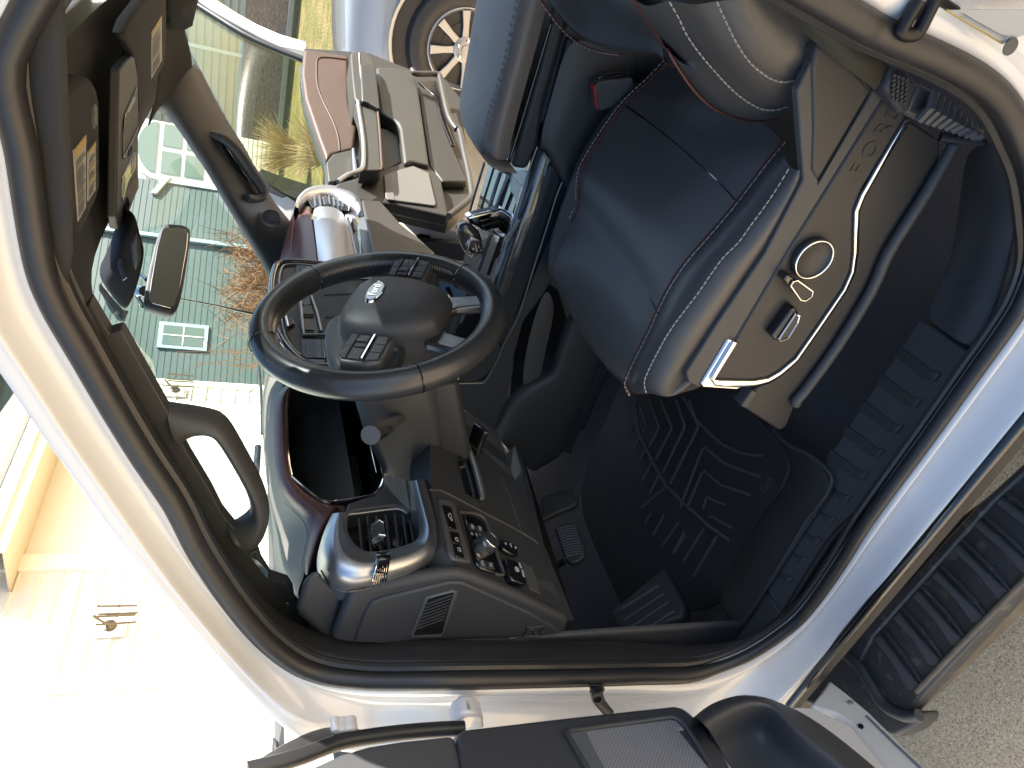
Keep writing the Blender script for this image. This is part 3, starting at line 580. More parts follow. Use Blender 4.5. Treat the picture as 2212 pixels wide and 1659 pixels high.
# ================================================================== FLOOR, SILL, SEAT, CONSOLE
FP = ((.56,.62),(.8,.612),(1.05,.612),(1.26,.612),(1.34,.66),(1.41,.70),(1.53,.68),(1.6,.6),(2.1,.6))
floor = grid('cab_floor', [[Vector((x, y, z+dz)) for y, z in FP] for x, dz in ((1.3,0),(.3,0),(-.3,0),(-.75,0),(-1.1,0),(-1.28,.01),(-1.36,.10),(-1.42,.3),(-1.45,.5),(-1.46,.58))], M['carpet'], truck, sub=2)
grid('kick_panel', [[Vector((x, .6+.0*z, z)) for x in (-.86,-1.0,-1.2,-1.38)] for z in (.60,.8,1.0,1.2)], M['darkplastic'], truck, sub=1, solid=.01)
# scuff plate
SZ = .70
sp = L('f', [(1560,400),(1897,636),(1540,1110),(1180,1582)], z=SZ)+L('i', [(700,620),(608,478)], z=SZ)+L('f', [(960,1310)], z=SZ)
scuff = slab('sill_scuff_plate', sp, Vector((0,0,-.03)), M['scuff'], truck, bevel=.003)
sp2 = L('c', [(1960,920)], z=SZ+.02)
grid('rear_sill_trim', [LZ('f', [(1560,398,SZ),(1700,490,SZ),(1760,540,SZ+.012),(1900,630,SZ-.002)]), LZ('f', [(1700,130,SZ),(1830,190,SZ),(1890,210,SZ+.014),(2060,300,SZ)]),
      LZ('f', [(1760,0,SZ),(1930,-30,SZ+.005),(1990,-30,SZ+.02),(2140,-20,SZ+.01)]), LZ('c', [(1800,1180,SZ),(2020,1130,SZ+.05),(2070,1130,SZ+.06),(2200,1150,SZ+.06)]), LZ('c', [(1840,900,SZ),(2010,880,SZ+.13),(2060,880,SZ+.14),(2180,850,SZ+.15)])], M['scuff'], scuff, sub=2, solid=.004)
tips = [('f',1665,765),('f',1545,930),('f',1430,1090),('f',1320,1240),('f',1215,1385),('f',1110,1530),('i',1015,42),('i',925,172),('i',836,292),('i',750,412)]
for k, (c, x, y) in enumerate(tips):
    mb = MB(); mt = MB()
    s = 1-.022*k; ix = 1 if k < 5 else .42
    q = [(-225,-190),(-130,-120),(-25,-38),(20,-28),(24,-20),(-14,26),(-30,22),(-88,8),(-180,-70),(-262,-132)]
    mb.prism(L(c, [(x+a*s*(ix if a < -60 else 1), y+b*s*(ix if a < -60 else 1)) for a, b in q], z=SZ+.0015), Vector((0,0,-.004)))
    mt.prism(L(c, [(x+a*s, y+b*s) for a, b in ((-6,-30),(22,-28),(24,-20),(-14,26),(-34,22))], z=SZ+.0042), Vector((0,0,-.004)))
    mb.build('plate_rib', M['mat'], scuff, bevel=.001, bseg=1); mt.build('plate_rib_tip', M['greyplastic'], scuff, bevel=.0008, bseg=1)
tube('sill_edge_bead', L('f', [(2010,500),(1750,860),(1480,1230),(1200,1588)], z=SZ+.002)+L('i', [(1000,180),(715,632)], z=SZ+.002), .0055, M['rubber'], scuff, smooth_path=4)
slab('sill_front_trim', L('i', [(600,470),(702,622),(560,735),(400,800),(200,850),(0,865)], z=SZ-.004)+L('h', [(1900,850),(1500,780),(1480,700),(1900,740)], z=SZ-.004)+L('i', [(60,700),(250,760),(440,700)], z=SZ-.004), Vector((0,0,-.05)), M['scuff'], scuff, bevel=.004)
# floor mat (lies loose on the carpet -> a thing of its own)
MZ = .640
fm = thing('floor_mat', 'black moulded rubber floor mat with chevron channels lying under the pedals', 'floor mat', (-.85,.85,.61))
def ML(c, pts, z=MZ): return L(c, pts, z=z)
base = ML('e', [(1760,830),(1650,1010),(1500,1290)])+ML('h', [(1350,-100),(1300,150),(1500,560),(1700,640)])+ML('i', [(60,640),(300,560),(460,330),(560,120)])+ML('f', [(660,1560),(760,1330),(690,1180),(400,860),(300,700)])+ML('e', [(2100,700)])
slab('mat_base', base, Vector((0,0,-.008)), M['mat'], fm, bevel=.003)
# raised outer wall of the mat
W0 = ML('f', [(560,1020),(690,1180),(770,1300),(735,1430),(600,1580)])+ML('i', [(410,260),(300,470),(300,560)])
W1 = L('f', [(620,1060),(700,1170),(795,1370),(745,1500),(640,1580)], z=MZ+.035)+L('i', [(480,290),(345,440),(330,540)], z=MZ+.035)
W2 = L('f', [(650,1080),(740,1190),(885,1290),(870,1440),(760,1580)], z=MZ+.064)+L('i', [(620,300),(450,480),(300,570)], z=MZ+.064)
W3 = L('f', [(655,1095),(745,1190),(895,1262),(1018,1405),(925,1580)], z=MZ+.074)+L('i', [(860,40),(600,470),(415,705)], z=MZ+.072)
W4 = [p+Vector((0,-.004,-.004)) for p in W3]
grid('mat_wall', [W0,W1,W2,W3,W4], M['mat'], fm, sub=2, solid=.003)
edge_f = L('i', [(600,470),(430,700),(250,745),(140,738),(95,700),(60,690)], z=MZ+.070)
tube('mat_edge', W3[:6]+edge_f, .0035, M['mat'], fm, smooth_path=4)
grid('mat_front_wall', [edge_f, [Vector((p.x*.45+q.x*.55,p.y*.45+q.y*.55,MZ+.02)) for p, q in zip(edge_f, ML('i', [(480,380),(330,560),(220,620),(120,640),(40,640),(10,640)]))], ML('i', [(480,380),(330,560),(220,600),(120,610),(40,610),(10,610)])], M['mat'], fm, sub=2, solid=.003)
# dead pedal with slots
DPN = Vector((.75,-.05,.66)).normalized(); dp0 = V('h', 1950, 600, y=.76)
DP = lambda c, pts, d=0: L(c, pts, pl=(dp0+DPN*d, DPN))
dpd = slab('foot_rest', DP('h', [(1740,610),(1760,590),(2080,320),(2212,560),(2200,650),(2040,700),(1880,760),(1800,740)]), DPN*-.05, M['mat'], fm, bevel=.012, bseg=3)
mb = MB()
for a, b in (((1808,598),(2045,447)),((1830,662),(2078,497)),((1858,716),(2108,548)),((1900,762),(2140,606))): mb.tube(DP('h', [a,b], .001), .0042, res=8, flat=1)
mb.build('foot_rest_ridges', M['greyplastic'], dpd)
# chevron channels
mb = MB()
def rg(c, pts, r=.0032): mb.tube(ML(c, pts, MZ+.0012), r, res=6)
rg('e', [(1905,905),(1885,960),(1890,1010),(1925,1130),(1965,1205),(2005,1290),(2090,1440),(2212,1560)], .004)
rg('P', [(1480,1089),(1530,1135),(1574,1166)], .004); rg('P', [(1374,880),(1373,893),(1380,930)], .003)
for q in ([(1925,930),(1970,1070),(1950,1110)], [(1985,905),(2045,1070),(2040,1095),(1985,1200)], [(2055,905),(2125,1075),(2118,1100),(2025,1280)], [(2150,905),(2207,1065),(2200,1090),(2070,1360)], [(2230,905),(2290,1070),(2280,1100),(2115,1430)],
          [(1895,1040),(1850,1140)], [(1930,1130),(1890,1205)], [(1965,1205),(1925,1290)], [(2005,1290),(1945,1410)], [(2045,1375),(1990,1490)], [(2090,1450),(1940,1580)]): rg('e', q)
for q in ([(2000,0),(1960,50)], [(2080,0),(2010,130)], [(2170,50),(2060,210)], [(2212,130),(2140,240)]): rg('h', q)
for q in ([(100,110),(32,235)], [(220,90),(92,298)], [(302,138),(156,388)], [(250,20),(270,15),(390,85)]): rg('i', q)
for q in ([(575,1385),(450,1345),(330,1290),(225,1200),(205,1230),(75,1570)], [(510,1500),(330,1440),(222,1350),(205,1370),(120,1570)], [(585,1255),(450,1240),(330,1180),(250,1110),(170,1030),(95,890)], [(350,1560),(240,1515),(215,1580)]): rg('f', q)
mb.build('mat_channels', M['ridge'], fm, smooth=True)
kc = V('f', 475, 1295, z=MZ+.001)
lathe('mat_retainer', kc, (0,0,1), [(.0001,0),(.021,0),(.021,.006),(.018,.0085),(.0001,.0085)], M['mat'], fm)
r_ = (V('f', 640, 1385, z=MZ)-V('f', 560, 1500, z=MZ)).normalized(); u_ = Vector((0,0,1)).cross(r_)
text('mat_lettering', 'Tech', V('f', 610, 1440, z=MZ+.0012), r_, u_, .020, M['ridge'], fm, .0004); text('mat_lettering', 'Weather', V('f', 610, 1440, z=MZ+.0012)-r_*.052, r_, u_, .020, M['scuff'], fm, .0004)
# ---------------------------------------------------------------- seat
seat = mesh('driver_seat', [V('f',100,600,y=.95)+Vector((0,0,-.12)), V('f',100,600,y=.95)+Vector((.0,.25,-.12)), V('f',100,600,y=.95)+Vector((.45,.25,-.16)), V('f',100,600,y=.95)+Vector((.45,0,-.16))], [(0,1,2,3)], M['carpet'], truck, solid=.1)
def rs(pts, n):   # resample a polyline to n points (smooth)
    p = cat(pts, n=8); d = [0]
    for a, b in zip(p, p[1:]): d.append(d[-1]+(b-a).length)
    out = []; k = 0
    for i in range(n):
        t = d[-1]*i/(n-1)
        while k < len(d)-2 and d[k+1] < t: k += 1
        f = (t-d[k])/max(1e-9, d[k+1]-d[k]); out.append(p[k].lerp(p[k+1], min(1, f)))
    return out
NR = 15
col0 = rs(L('c', [(845,1040),(850,1130),(790,1290),(690,1450)], y=.668)+L('f', [(560,60),(400,300),(220,570),(60,780),(20,880)], y=.668), NR)
col1 = rs(L('c', [(755,1050),(650,1220),(520,1400),(400,1560)], y=.676)+L('f', [(330,40),(200,230),(20,470)], y=.676)+L('e', [(2025,650),(1965,780),(1975,870)], y=.682), NR)
col2 = rs(L('c', [(735,880),(600,1040),(470,1215),(310,1410),(160,1580)], y=.74)+L('e', [(2180,110),(2090,260),(1990,480),(1890,680),(1845,800),(1880,880)], y=.745), NR)
cD = rs(L('b', [(2110,380),(2000,500),(1840,650),(1650,920),(1556,1110)], y=1.11)+L('e', [(1560,-330),(1500,-180),(1400,60),(1390,180)], y=1.11), NR)
cE = rs(L('b', [(2080,330),(1960,500),(1750,650),(1560,950),(1420,1250),(1360,1480)], y=1.155)+L('e', [(1345,0),(1352,130)], y=1.15), NR)
m1 = [a.lerp(b, .5)+Vector((0,-.004,.012)) for a, b in zip(col1, col2)]
m0 = [a.lerp(b, .5)+Vector((0,-.012,.004)) for a, b in zip(col0, col1)]
FR = L('e', [(1690,712),(1560,520),(1430,330)], y=.9)   # front silhouette of the centre
fr = [V('e',1700,712,y=.86), V('e',1600,560,y=.95), V('e',1490,405,y=1.05)]
cc_ = []
for j, t in enumerate((.25,.5,.75)):
    colj = []
    for i in range(NR):
        p = col2[i].lerp(cD[i], t); p.z -= .012*math.sin(math.pi*t)
        w = max(0, (i-(NR-4))/3.); q = fr[j]; p = p.lerp(q, w) if w > 0 else p
        colj.append(p)
    cc_.append(colj)
e2_ = [a.lerp(b, .5)+Vector((0,0,.010)) for a, b in zip(cD, cE)]
low0 = [p+Vector((0,.012,-.03)) for p in col0]; lowE = [p+Vector((0,.012,-.10)) for p in cE]
def endrow(cols, dz, dx): return [c[-1]+Vector((dx,0,dz)) for c in cols]
def with_front(cols, drop=((-.004,-.02),(.012,-.05),(.05,-.075))):
    return [c+[c[-1]+Vector((dx,0,dz)) for dx, dz in drop] for c in cols]
bol = with_front([low0, col0, m0, col1, m1, col2], ((.004,-.014),(.022,-.026),(.05,-.045)))
cush = grid('cushion_bolster', [[c[i] for c in bol] for i in range(NR+3)], M['leather'], seat, sub=2)
cent = with_front([col2]+cc_+[cD], ((-.002,-.018),(.010,-.045),(.05,-.07)))
cent = [cent[0]]+[[p.lerp(q, .5) for p, q in zip(cent[0], cent[1])]]+cent[1:]
# sink the two cross seams of the insert
for c in cent[1:-1]:
    for i in (3, 9): c[i] = c[i]+Vector((0,0,-.004))
insert = grid('cushion_insert', [[c[i] for c in cent] for i in range(NR+3)], M['perf'], seat, sub=2)
inn = with_front([cD, e2_, cE, lowE], ((-.002,-.018),(.010,-.045),(.05,-.07)))
grid('cushion_inner_bolster', [[c[i] for c in inn] for i in range(NR+3)], M['leather'], seat, sub=2)
def stitches(name, path, gap=.0065, r=.0009, up=Vector((0,0,.002)), m=None, parent=None):
    p = cat(path, n=20); mb = MB(); acc = 0; last = p[0]; on = True; seg = [p[0]+up]
    for a, b in zip(p, p[1:]):
        acc += (b-a).length; seg.append(b+up)
        if acc > gap*(.7 if on else .3):
            if on and len(seg) > 1: mb.tube([seg[0], seg[-1]], r, res=4)
            on = not on; acc = 0; seg = [b+up]
    return mb.build(name, m or M['thread'], parent or seat)
off1 = Vector((0,-.0015,.0015))
stitches('bolster_stitching', [p+Vector((0,-.002,.001)) for p in col1], parent=cush)
tube('bolster_piping', [p+Vector((0,.002,.003)) for p in col2], .0016, M['mthread'], cush, smooth_path=3, res=6)
stitches('bolster_piping_stitches', [p+Vector((0,-.006,.004)) for p in col2], parent=cush)
stitches('inner_stitching', [p+Vector((0,.006,.004)) for p in cD[:11]], parent=insert); tube('inner_piping', [p+Vector((0,0,.003)) for p in cD[:11]], .0015, M['mthread'], insert, smooth_path=3, res=6)
# cushion seams
for i in (3, 9):
    pts = [c[i]+Vector((0,0,.0008)) for c in cent]; tube('insert_seam', pts, .0016, M['piano'], insert, smooth_path=4, res=6)
# backrest
NB = 12
k0 = rs(L('b', [(1880,-20),(2020,190),(2150,370)], y=.86)+L('c', [(-10,290),(50,395),(130,515),(250,640),(400,715),(560,742),(680,715)], y=.80), NB)
k1 = rs(L('c', [(0,-15),(60,90),(110,195),(190,310),(310,450),(420,560),(540,640),(640,664),(765,630)], y=.735), NB)
k2 = rs(L('c', [(290,0),(340,110),(420,270),(500,380),(590,455),(700,498),(860,465)], y=.685), NB)
k3 = rs(L('c', [(600,-15),(700,90),(860,212),(900,245),(918,275),(905,340),(880,430)], y=.672), NB)
for i in range(NB):   # round the lower nose of the bolster: lower end sits nearer the cushion
    pass
kb = [p+Vector((.10,.02,.0)) for p in k3]
ka = [p+Vector((.0,.02,-.0)) for p in k0]
mid = lambda A, B, o: [a.lerp(b, .5)+Vector(o) for a, b in zip(A, B)]
backb = grid('backrest_bolster', [[p+Vector((.05,.12,0)) for p in k0], ka, k0, mid(k0,k1,(-.012,-.006,0)), k1, mid(k1,k2,(-.006,-.010,0)), k2, mid(k2,k3,(0,-.008,0)), k3, kb], M['leather'], seat, sub=2)
stitches('backrest_stitching', [p+Vector((-.002,-.003,0)) for p in k1], up=Vector((-.001,-.002,0)), parent=backb)
stitches('backrest_stitching', [p+Vector((-.001,-.003,0)) for p in k2], up=Vector((0,-.002,0)), parent=backb)
tube('backrest_piping', [p+Vector((-.002,-.003,0)) for p in k0], .0018, M['mthread'], backb, smooth_path=3, res=6)
g0 = rs(L('b', [(1300,-30),(1370,70),(1450,170),(1560,262),(1700,312),(1850,326),(1980,320),(2090,300),(2150,380)], y=1.02), NB)
g0 = [Vector((p.x,p.y,p.z)) for p in rs(LY('b', [(1300,-30,1.175),(1370,70,1.17),(1450,170,1.16),(1560,262,1.13),(1700,312,1.09),(1850,326,1.03),(1980,320,.97),(2080,310,.92),(2160,385,.88)]), NB)]
g1 = rs(LY('b', [(1500,-120,1.16),(1600,0,1.12),(1750,120,1.05),(1900,180,.98),(1990,200,.93),(2060,250,.90)]), NB)
g2 = rs(LY('b', [(1700,-200,1.05),(1800,-100,1.0),(1880,-20,.88),(1950,90,.87),(2020,190,.865),(2130,350,.86)]), NB)
gb = [p+Vector((.08,.03,.0)) for p in g0]
backc = grid('backrest_center', [gb, g0, mid(g0,g1,(-.02,0,0)), g1, g2, [p+Vector((.03,0,0)) for p in g2]], M['leather'], seat, sub=2)
tube('backrest_inner_piping', [p+Vector((-.003,-.002,-.001)) for p in g0[:7]], .0018, M['mthread'], backc, smooth_path=3, res=6)
stitches('backrest_inner_stitching', [p.lerp(q,.05)+Vector((-.004,-.001,.003)) for p, q in zip(g0,g1)][:7], up=Vector((-.002,0,0)), parent=backc)
box('lumbar_block', V('b',1900,0,y=1.0)+Vector((.16,.0,.2)), (.12,.42,.75), M['leather'], seat, bevel=.05, bseg=4)
# side shield, chrome strip, switches
VY = .655
top = slab('shield_top', L('c', [(800,560),(905,350),(900,700),(915,900),(935,1135),(1275,560),(1350,600),(1000,1180),(750,1580)], y=VY+.003)+L('f', [(410,540),(275,775),(190,835),(125,800),(110,740),(300,440),(600,0)], y=VY+.003)+L('c', [(840,1120)], y=VY+.003), Vector((0,.012,0)), M['scuff'], seat, bevel=.002)
slab('side_trim_rear', L('c', [(918,285),(1010,262),(1268,560),(932,1128),(893,1060),(902,800),(893,420)], y=VY), Vector((0,.02,0)), M['taupe'], top, bevel=.004, bseg=3)
panel = slab('side_shield', L('c', [(1350,598),(1440,640),(1500,740),(1215,1160),(1168,1300),(1160,1560)], y=VY)+L('f', [(1155,60),(1100,205),(800,640),(700,730),(620,785),(520,800),(310,792),(282,770),(410,548),(740,-10)], y=VY), Vector((0,.02,0)), M['taupe'], seat, bevel=.003)
strip = L('f', [(415,545),(272,778),(300,802),(400,806),(520,808),(620,790),(700,742),(800,655),(950,440),(1100,222),(1150,110),(1166,-10)], y=VY-.003)+L('c', [(1168,1440),(1172,1310),(1210,1215),(1300,1060),(1490,745)], y=VY-.003)
NRM = []
def ribbon(name, path, w, m, parent, off, th=.004):
    p = path; rows = [[],[]]
    for i in range(len(p)):
        t = (p[min(i+1,len(p)-1)]-p[max(i-1,0)]).normalized(); n = Vector((t.z,0,-t.x)).normalized()
        rows[0].append(p[i]+n*w[i]); rows[1].append(p[i]-n*w[i])
    return grid(name, rows, m, parent, sub=0, solid=th, off=0, bevel=.0015, bseg=2)
nst = len(strip)
chs = ribbon('shield_chrome_strip', strip, [.004,.004,.005,.0055,.0055,.005,.0045]+[.0035]*(nst-7), M['chrome'], seat, 0)
slab('shield_chrome_tip', L('f', [(372,532),(424,538),(276,778),(300,808),(520,815),(420,850),(210,835),(198,815)], y=VY-.001), Vector((0,.02,0)), M['chrome'], chs, bevel=.003)
mb_ = [(0,)]
low = slab('rail_cover', L('c', [(1500,745),(1690,870),(1690,1000),(1370,1575)], y=VY+.004)+L('f', [(1330,60),(850,850),(800,900),(785,950),(735,1075),(690,1100),(480,965),(448,950),(530,850),(620,800),(810,660),(1165,100),(1175,-10)], y=VY+.004)+L('c', [(1175,1300),(1220,1210)], y=VY+.004), Vector((0,.03,0)), M['taupe'], seat, bevel=.003)
tube('rail_cover_edge', L('c', [(1790,880),(1700,1040),(1560,1270),(1370,1570)], y=VY-.004)+L('f', [(1260,235),(1040,590),(850,850),(800,905),(790,935)], y=VY-.004), .0075, M['scuff'], low, smooth_path=3)
slab('rail_cover_top_edge', L('f', [(520,852),(452,948),(490,968),(556,860)], y=VY), Vector((0,.02,0)), M['scuff'], low, bevel=.002)
# recline wheel and switches
kc = V('f', 896, 28, y=VY-.006); 
kb_ = lathe('lumbar_switch', kc, (0,-1,0), [(.0001,-.004),(.026,-.004),(.026,.002),(.024,.0035),(.0225,.002),(.018,-.001),(.0001,-.002)], M['taupe'], panel, res=40)
tube('switch_ring', ringpts(kc+Vector((0,-.004,0)), (0,1,0), .0245, 40), .0016, M['chrome'], kb_, closed=True)
def seatsw(pts, face, d=.016):
    b = slab('seat_switch', L('f', pts, y=VY-d), Vector((0,d,0)), M['piano'], panel, bevel=.003, bseg=3)
    f_ = L('f', face, y=VY-d-.0015); slab('switch_face', f_, Vector((0,.003,0)), M['taupe'], b, bevel=.001)
    tube('switch_edge', [p+Vector((0,-.0005,0)) for p in f_], .0012, M['chrome'], b, closed=True, res=6)
seatsw([(720,150),(745,130),(790,150),(890,240),(882,265),(850,285),(825,278),(770,215),(725,185)], [(758,196),(775,170),(800,162),(896,232),(890,262),(850,290),(820,284)])
seatsw([(640,515),(770,340),(795,335),(818,380),(800,430),(745,525),(690,545),(660,540)], [(812,385),(800,430),(745,520),(700,540),(684,530),(790,372)])
# embossed lettering on the rail cover
LETR = (V('c', 1420, 690, y=VY)-V('c', 1150, 1100, y=VY)).normalized(); LETU = Vector((-LETR.z,0,LETR.x)); LETU = LETU if LETU.z > 0 else -LETU
for chh, lx, ly in (('F',1178,1060),('O',1258,935),('R',1335,810),('D',1408,700)):
    text('embossed_letter', chh, V('c', lx, ly, y=VY-.0005), LETR, LETU, .026, M['taupe'], low, .0006)
# belt buckle
bk = L('b', [(1640,545),(1655,520),(1700,500),(1880,480),(1893,520),(1895,600),(1860,640),(1690,690),(1660,685),(1645,660)], y=1.138)
buck = slab('seat_belt_buckle', bk, Vector((0,.022,0)), M['greyplastic'], seat, bevel=.005, bseg=3)
slab('buckle_slot', L('b', [(1655,520),(1700,498),(1880,470),(1870,452),(1720,468),(1660,492)], y=1.145), Vector((0,.014,0)), M['piano'], buck, bevel=.003)
slab('release_button', L('b', [(1640,535),(1655,535),(1670,680),(1655,680)], y=1.136), Vector((0,.022,0)), M['redplastic'], buck, bevel=.002)
tube('buckle_stalk', LY('b', [(1880,560,1.16),(1960,530,1.155),(2050,500,1.15)]), .012, M['piano'], buck, flat=.5)
# lap belt webbing with retractor and ribbed boot by the pillar
wb = grid('belt_webbing', [LY('c', [(560,-60,.61),(700,40,.62),(850,210,.63),(1060,390,.635),(1285,560,.64)]), LY('c', [(860,90,.61),(990,190,.62),(1130,270,.63),(1270,350,.635),(1395,430,.64)])], M['webbing'], truck, sub=0, solid=.003)
ret = slab('belt_anchor', L('c', [(1340,560),(1390,430),(1480,440),(1560,520),(1500,700),(1440,720)], y=.632), Vector((0,.02,0)), M['darkplastic'], wb, bevel=.005)
mb = MB()
for k in range(6):
    for j in range(4): 
        p = V('c', 1400+j*26-k*2, 470+k*28+j*9, y=.630); mb.add(*tubev([p, p+Vector((0,-.002,0))], .0022, res=6))
mb.build('anchor_knurling', M['scuff'], ret)
boot = slab('belt_boot', L('c', [(1465,710),(1560,520),(1640,560),(1950,820),(1900,855),(1800,845),(1560,760)], y=.64), Vector((0,.03,0)), M['scuff'], wb, bevel=.006, bseg=3)
mb = MB()
for k in range(9):
    t = k/8; a = V('c', 1655+275*t, 575+255*t, y=.630); b = V('c', 1560+330*t, 745+100*t, y=.630); mb.tube([a, a.lerp(b,.5)+Vector((0,-.006,0)), b], .0055, res=8)
mb.build('boot_ribs', M['greyplastic'], boot)
tube('belt_guide_rod', LY('c', [(1800,880,.64),(1690,850,.635),(1960,880,.63)]), .005, M['darkplastic'], wb)
# ---------------------------------------------------------------- centre console
CY = 1.19
console = slab('center_console', L('b', [(1300,930),(1480,1195)], y=CY)+L('e', [(1330,0),(1200,300),(1090,500),(1060,600),(960,790),(800,806),(800,950),(1035,1115),(1500,1250),(1700,720),(1850,300)], y=CY)+L('c', [(-150,900),(-200,300)], y=CY)+L('b', [(1560,260),(1480,240)], y=CY), Vector((0,.02,0)), M['darkplastic'], truck, bevel=.004)
box('console_body', (.22,1.335,.87), (1.0,.26,.44), M['darkplastic'], console, bevel=.01); box('console_body', (-.62,1.335,.90), (.68,.26,.30), M['darkplastic'], console, bevel=.01)
# raised side panel with open pocket
SPY = CY-.022
sp_o = L('e', [(1560,280),(1500,420),(1450,560),(1395,740),(1360,770),(1290,800),(1190,860),(1120,930),(1085,1000),(1060,1080),(1040,1140)], y=SPY)
sp_i = L('e', [(1900,400),(1800,560),(1720,700),(1660,860),(1620,950),(1590,1040),(1560,1110),(1530,1180),(1500,1240),(1480,1300),(1300,1400)], y=SPY+.01)
mid_ = [a.lerp(b, .12)+Vector((0,-.006,0)) for a, b in zip(sp_o, sp_i)]
pnl = grid('console_side_panel', [[p+Vector((0,.03,0)) for p in sp_o], sp_o, mid_, [a.lerp(b,.5)+Vector((0,-.004,0)) for a,b in zip(sp_o,sp_i)], sp_i, [p+Vector((0,.1,-.02)) for p in sp_i]], M['blackplastic'], console, sub=2)
pk = slab('console_pocket', L('e', [(1360,180),(1420,230),(1480,430),(1400,740),(1190,850),(1110,900),(1140,640),(1200,420)], y=CY-.002), Vector((0,.004,0)), M['piano'], console, bevel=.001)
grid('pocket_liner', [LY('e', [(1340,200,CY-.003),(1260,420,CY-.003),(1210,640,CY-.003),(1190,840,CY-.003)]), LY('e', [(1375,260,CY-.008),(1310,450,CY-.008),(1270,650,CY-.008),(1245,815,CY-.008)]), LY('e', [(1400,330,CY-.003),(1370,480,CY-.003),(1330,640,CY-.003),(1310,780,CY-.003)])], M['scuff'], pk, sub=2)
# gloss trim bands
t1 = L('b', [(1293,912),(1240,1060),(1160,1320),(1080,1580)], y=CY-.004)+L('e', [(1040,100),(985,280),(950,420)], y=CY-.004)
t2 = L('b', [(1362,998),(1330,1120),(1265,1320),(1180,1580)], y=CY-.016)+L('e', [(1135,130),(1070,320),(1000,540)], y=CY-.016)
t3 = L('b', [(1440,1130),(1400,1230),(1355,1380),(1290,1580)], y=CY-.010)+L('e', [(1240,160),(1160,400),(1075,560)], y=CY-.010)
trim = grid('console_gloss_trim', [[p+Vector((0,.03,-.004)) for p in t1], t1, [a.lerp(b,.5)+Vector((0,-.004,.003)) for a,b in zip(t1,t2)], t2], M['gunmetal'], console, sub=2)
grid('console_lower_trim', [t2, [a.lerp(b,.5)+Vector((0,-.002,.0)) for a,b in zip(t2,t3)], t3, [p+Vector((0,.02,-.004)) for p in t3]], M['gunmetal'], trim, sub=2)
grid('trim_tail', [LY('e', [(950,420,CY-.004),(900,560,CY-.004),(850,680,CY-.004),(800,740,CY-.004)]), LY('e', [(1000,540,CY-.014),(950,640,CY-.014),(880,730,CY-.014),(800,775,CY-.014)]), LY('e', [(1075,560,CY-.010),(1040,650,CY-.010),(960,790,CY-.010),(800,806,CY-.010)])], M['gunmetal'], trim, sub=2)
tube('trim_chrome_line', [p+Vector((0,-.002,.002)) for p in t1], .0018, M['greymetal'], trim, smooth_path=3)
tube('trim_chrome_line', [p+Vector((0,-.003,0)) for p in t3]+L('e', [(1040,660),(965,790),(920,803),(800,806)], y=CY-.012), .0016, M['greymetal'], trim, smooth_path=3)
slab('trim_chrome_corner', L('b', [(1328,945),(1372,995),(1352,1040),(1340,1100),(1325,1090),(1345,1000)], y=CY-.02), Vector((0,.01,0)), M['greymetal'], trim, bevel=.001)
# recessed top tray with cup holders and shifter gate
TZ = 1.075
tray = slab('console_tray', [Vector((-.30,CY+.006,TZ)), Vector((-.30,1.46,TZ)), Vector((-.86,1.46,TZ)), Vector((-.86,CY+.006,TZ))], Vector((0,0,-.02)), M['piano'], console, bevel=.003)
tube('tray_left_rail', L('b', [(960,1010),(905,1190),(862,1340)], z=TZ+.012), .0028, M['greymetal'], tray)
slab('tray_rim', L('b', [(1100,1055),(1230,1062),(1200,1170),(1165,1140),(1180,1230)], z=TZ+.010)[:4], Vector((0,0,-.012)), M['greymetal'], tray, bevel=.002)
slab('tray_plate', L('s', [(815,470),(1050,475),(985,700),(920,880),(900,760),(850,700),(850,580),(960,660),(870,560)][:7], z=TZ+.009), Vector((0,0,-.01)), M['greymetal'], tray, bevel=.002)
tube('cup_divider', L('s', [(700,880),(770,690),(830,540),(815,495),(775,480),(740,520),(620,900),(560,1080)], z=TZ+.011), .0042, M['greymetal'], tray, smooth_path=3, flat=1)
for (x, y, r) in ((650,620,.037),(560,1250,.037)):
    c_ = V('s', x, y, z=TZ); lathe('cup_holder', c_+Vector((0,.03,.001)), (0,0,1), [(r,0),(r+.004,.003),(r+.004,0),(r,-.012),(r*.9,-.016),(.0001,-.016)], M['gunmetal'], tray)
tube('gate_trim', L('s', [(960,1000),(880,1150),(790,1330),(730,1470)], z=TZ+.012), .004, M['greymetal'], tray, smooth_path=3)
tube('gate_trim', L('s', [(560,1120),(640,1180),(500,1590),(380,1400),(560,1640)], z=TZ+.012)[:3], .004, M['greymetal'], tray)
for k, chh in enumerate('PRNDM'):
    text('gear_letter', chh, V('s', 880-22*k, 1020+75*k, z=TZ+.0135), (0,1,0), (-1,0,0), .012, M['whiteprint'], tray, .0002)
# shifter
s_b = V('s', 850, 900, y=1.325); s_t = V('s', 470, 1010, y=1.315); s_k = V('s', 430, 1200, y=1.29)
shf = tube('gear_shifter', [s_b+Vector((0,0,-.05)), s_b, s_b.lerp(s_t,.3)], [.020,.017,.014], M['greyplastic'], console, res=16)
d_ = (s_t-s_b); sd = Vector((0,1,0)).cross(d_).normalized()
slab('shifter_stem', L('s', [(370,990),(445,965),(770,890),(803,925),(800,1000),(780,1090),(560,1145),(520,1100),(430,1060)], y=1.30), Vector((0,.026,0)), M['chrome'], shf, bevel=.006, bseg=4)
slab('stem_inlay', L('s', [(505,1020),(560,1005),(800,950),(795,1085),(590,1135),(530,1110)], y=1.298), Vector((0,.006,0)), M['piano'], shf, bevel=.004)
tube('stem_inlay_edge', L('s', [(560,1075),(800,995)], y=1.296), .0022, M['brown'], shf); tube('stem_inlay_edge', L('s', [(560,1080),(590,1135)], y=1.296), .002, M['chrome'], shf)
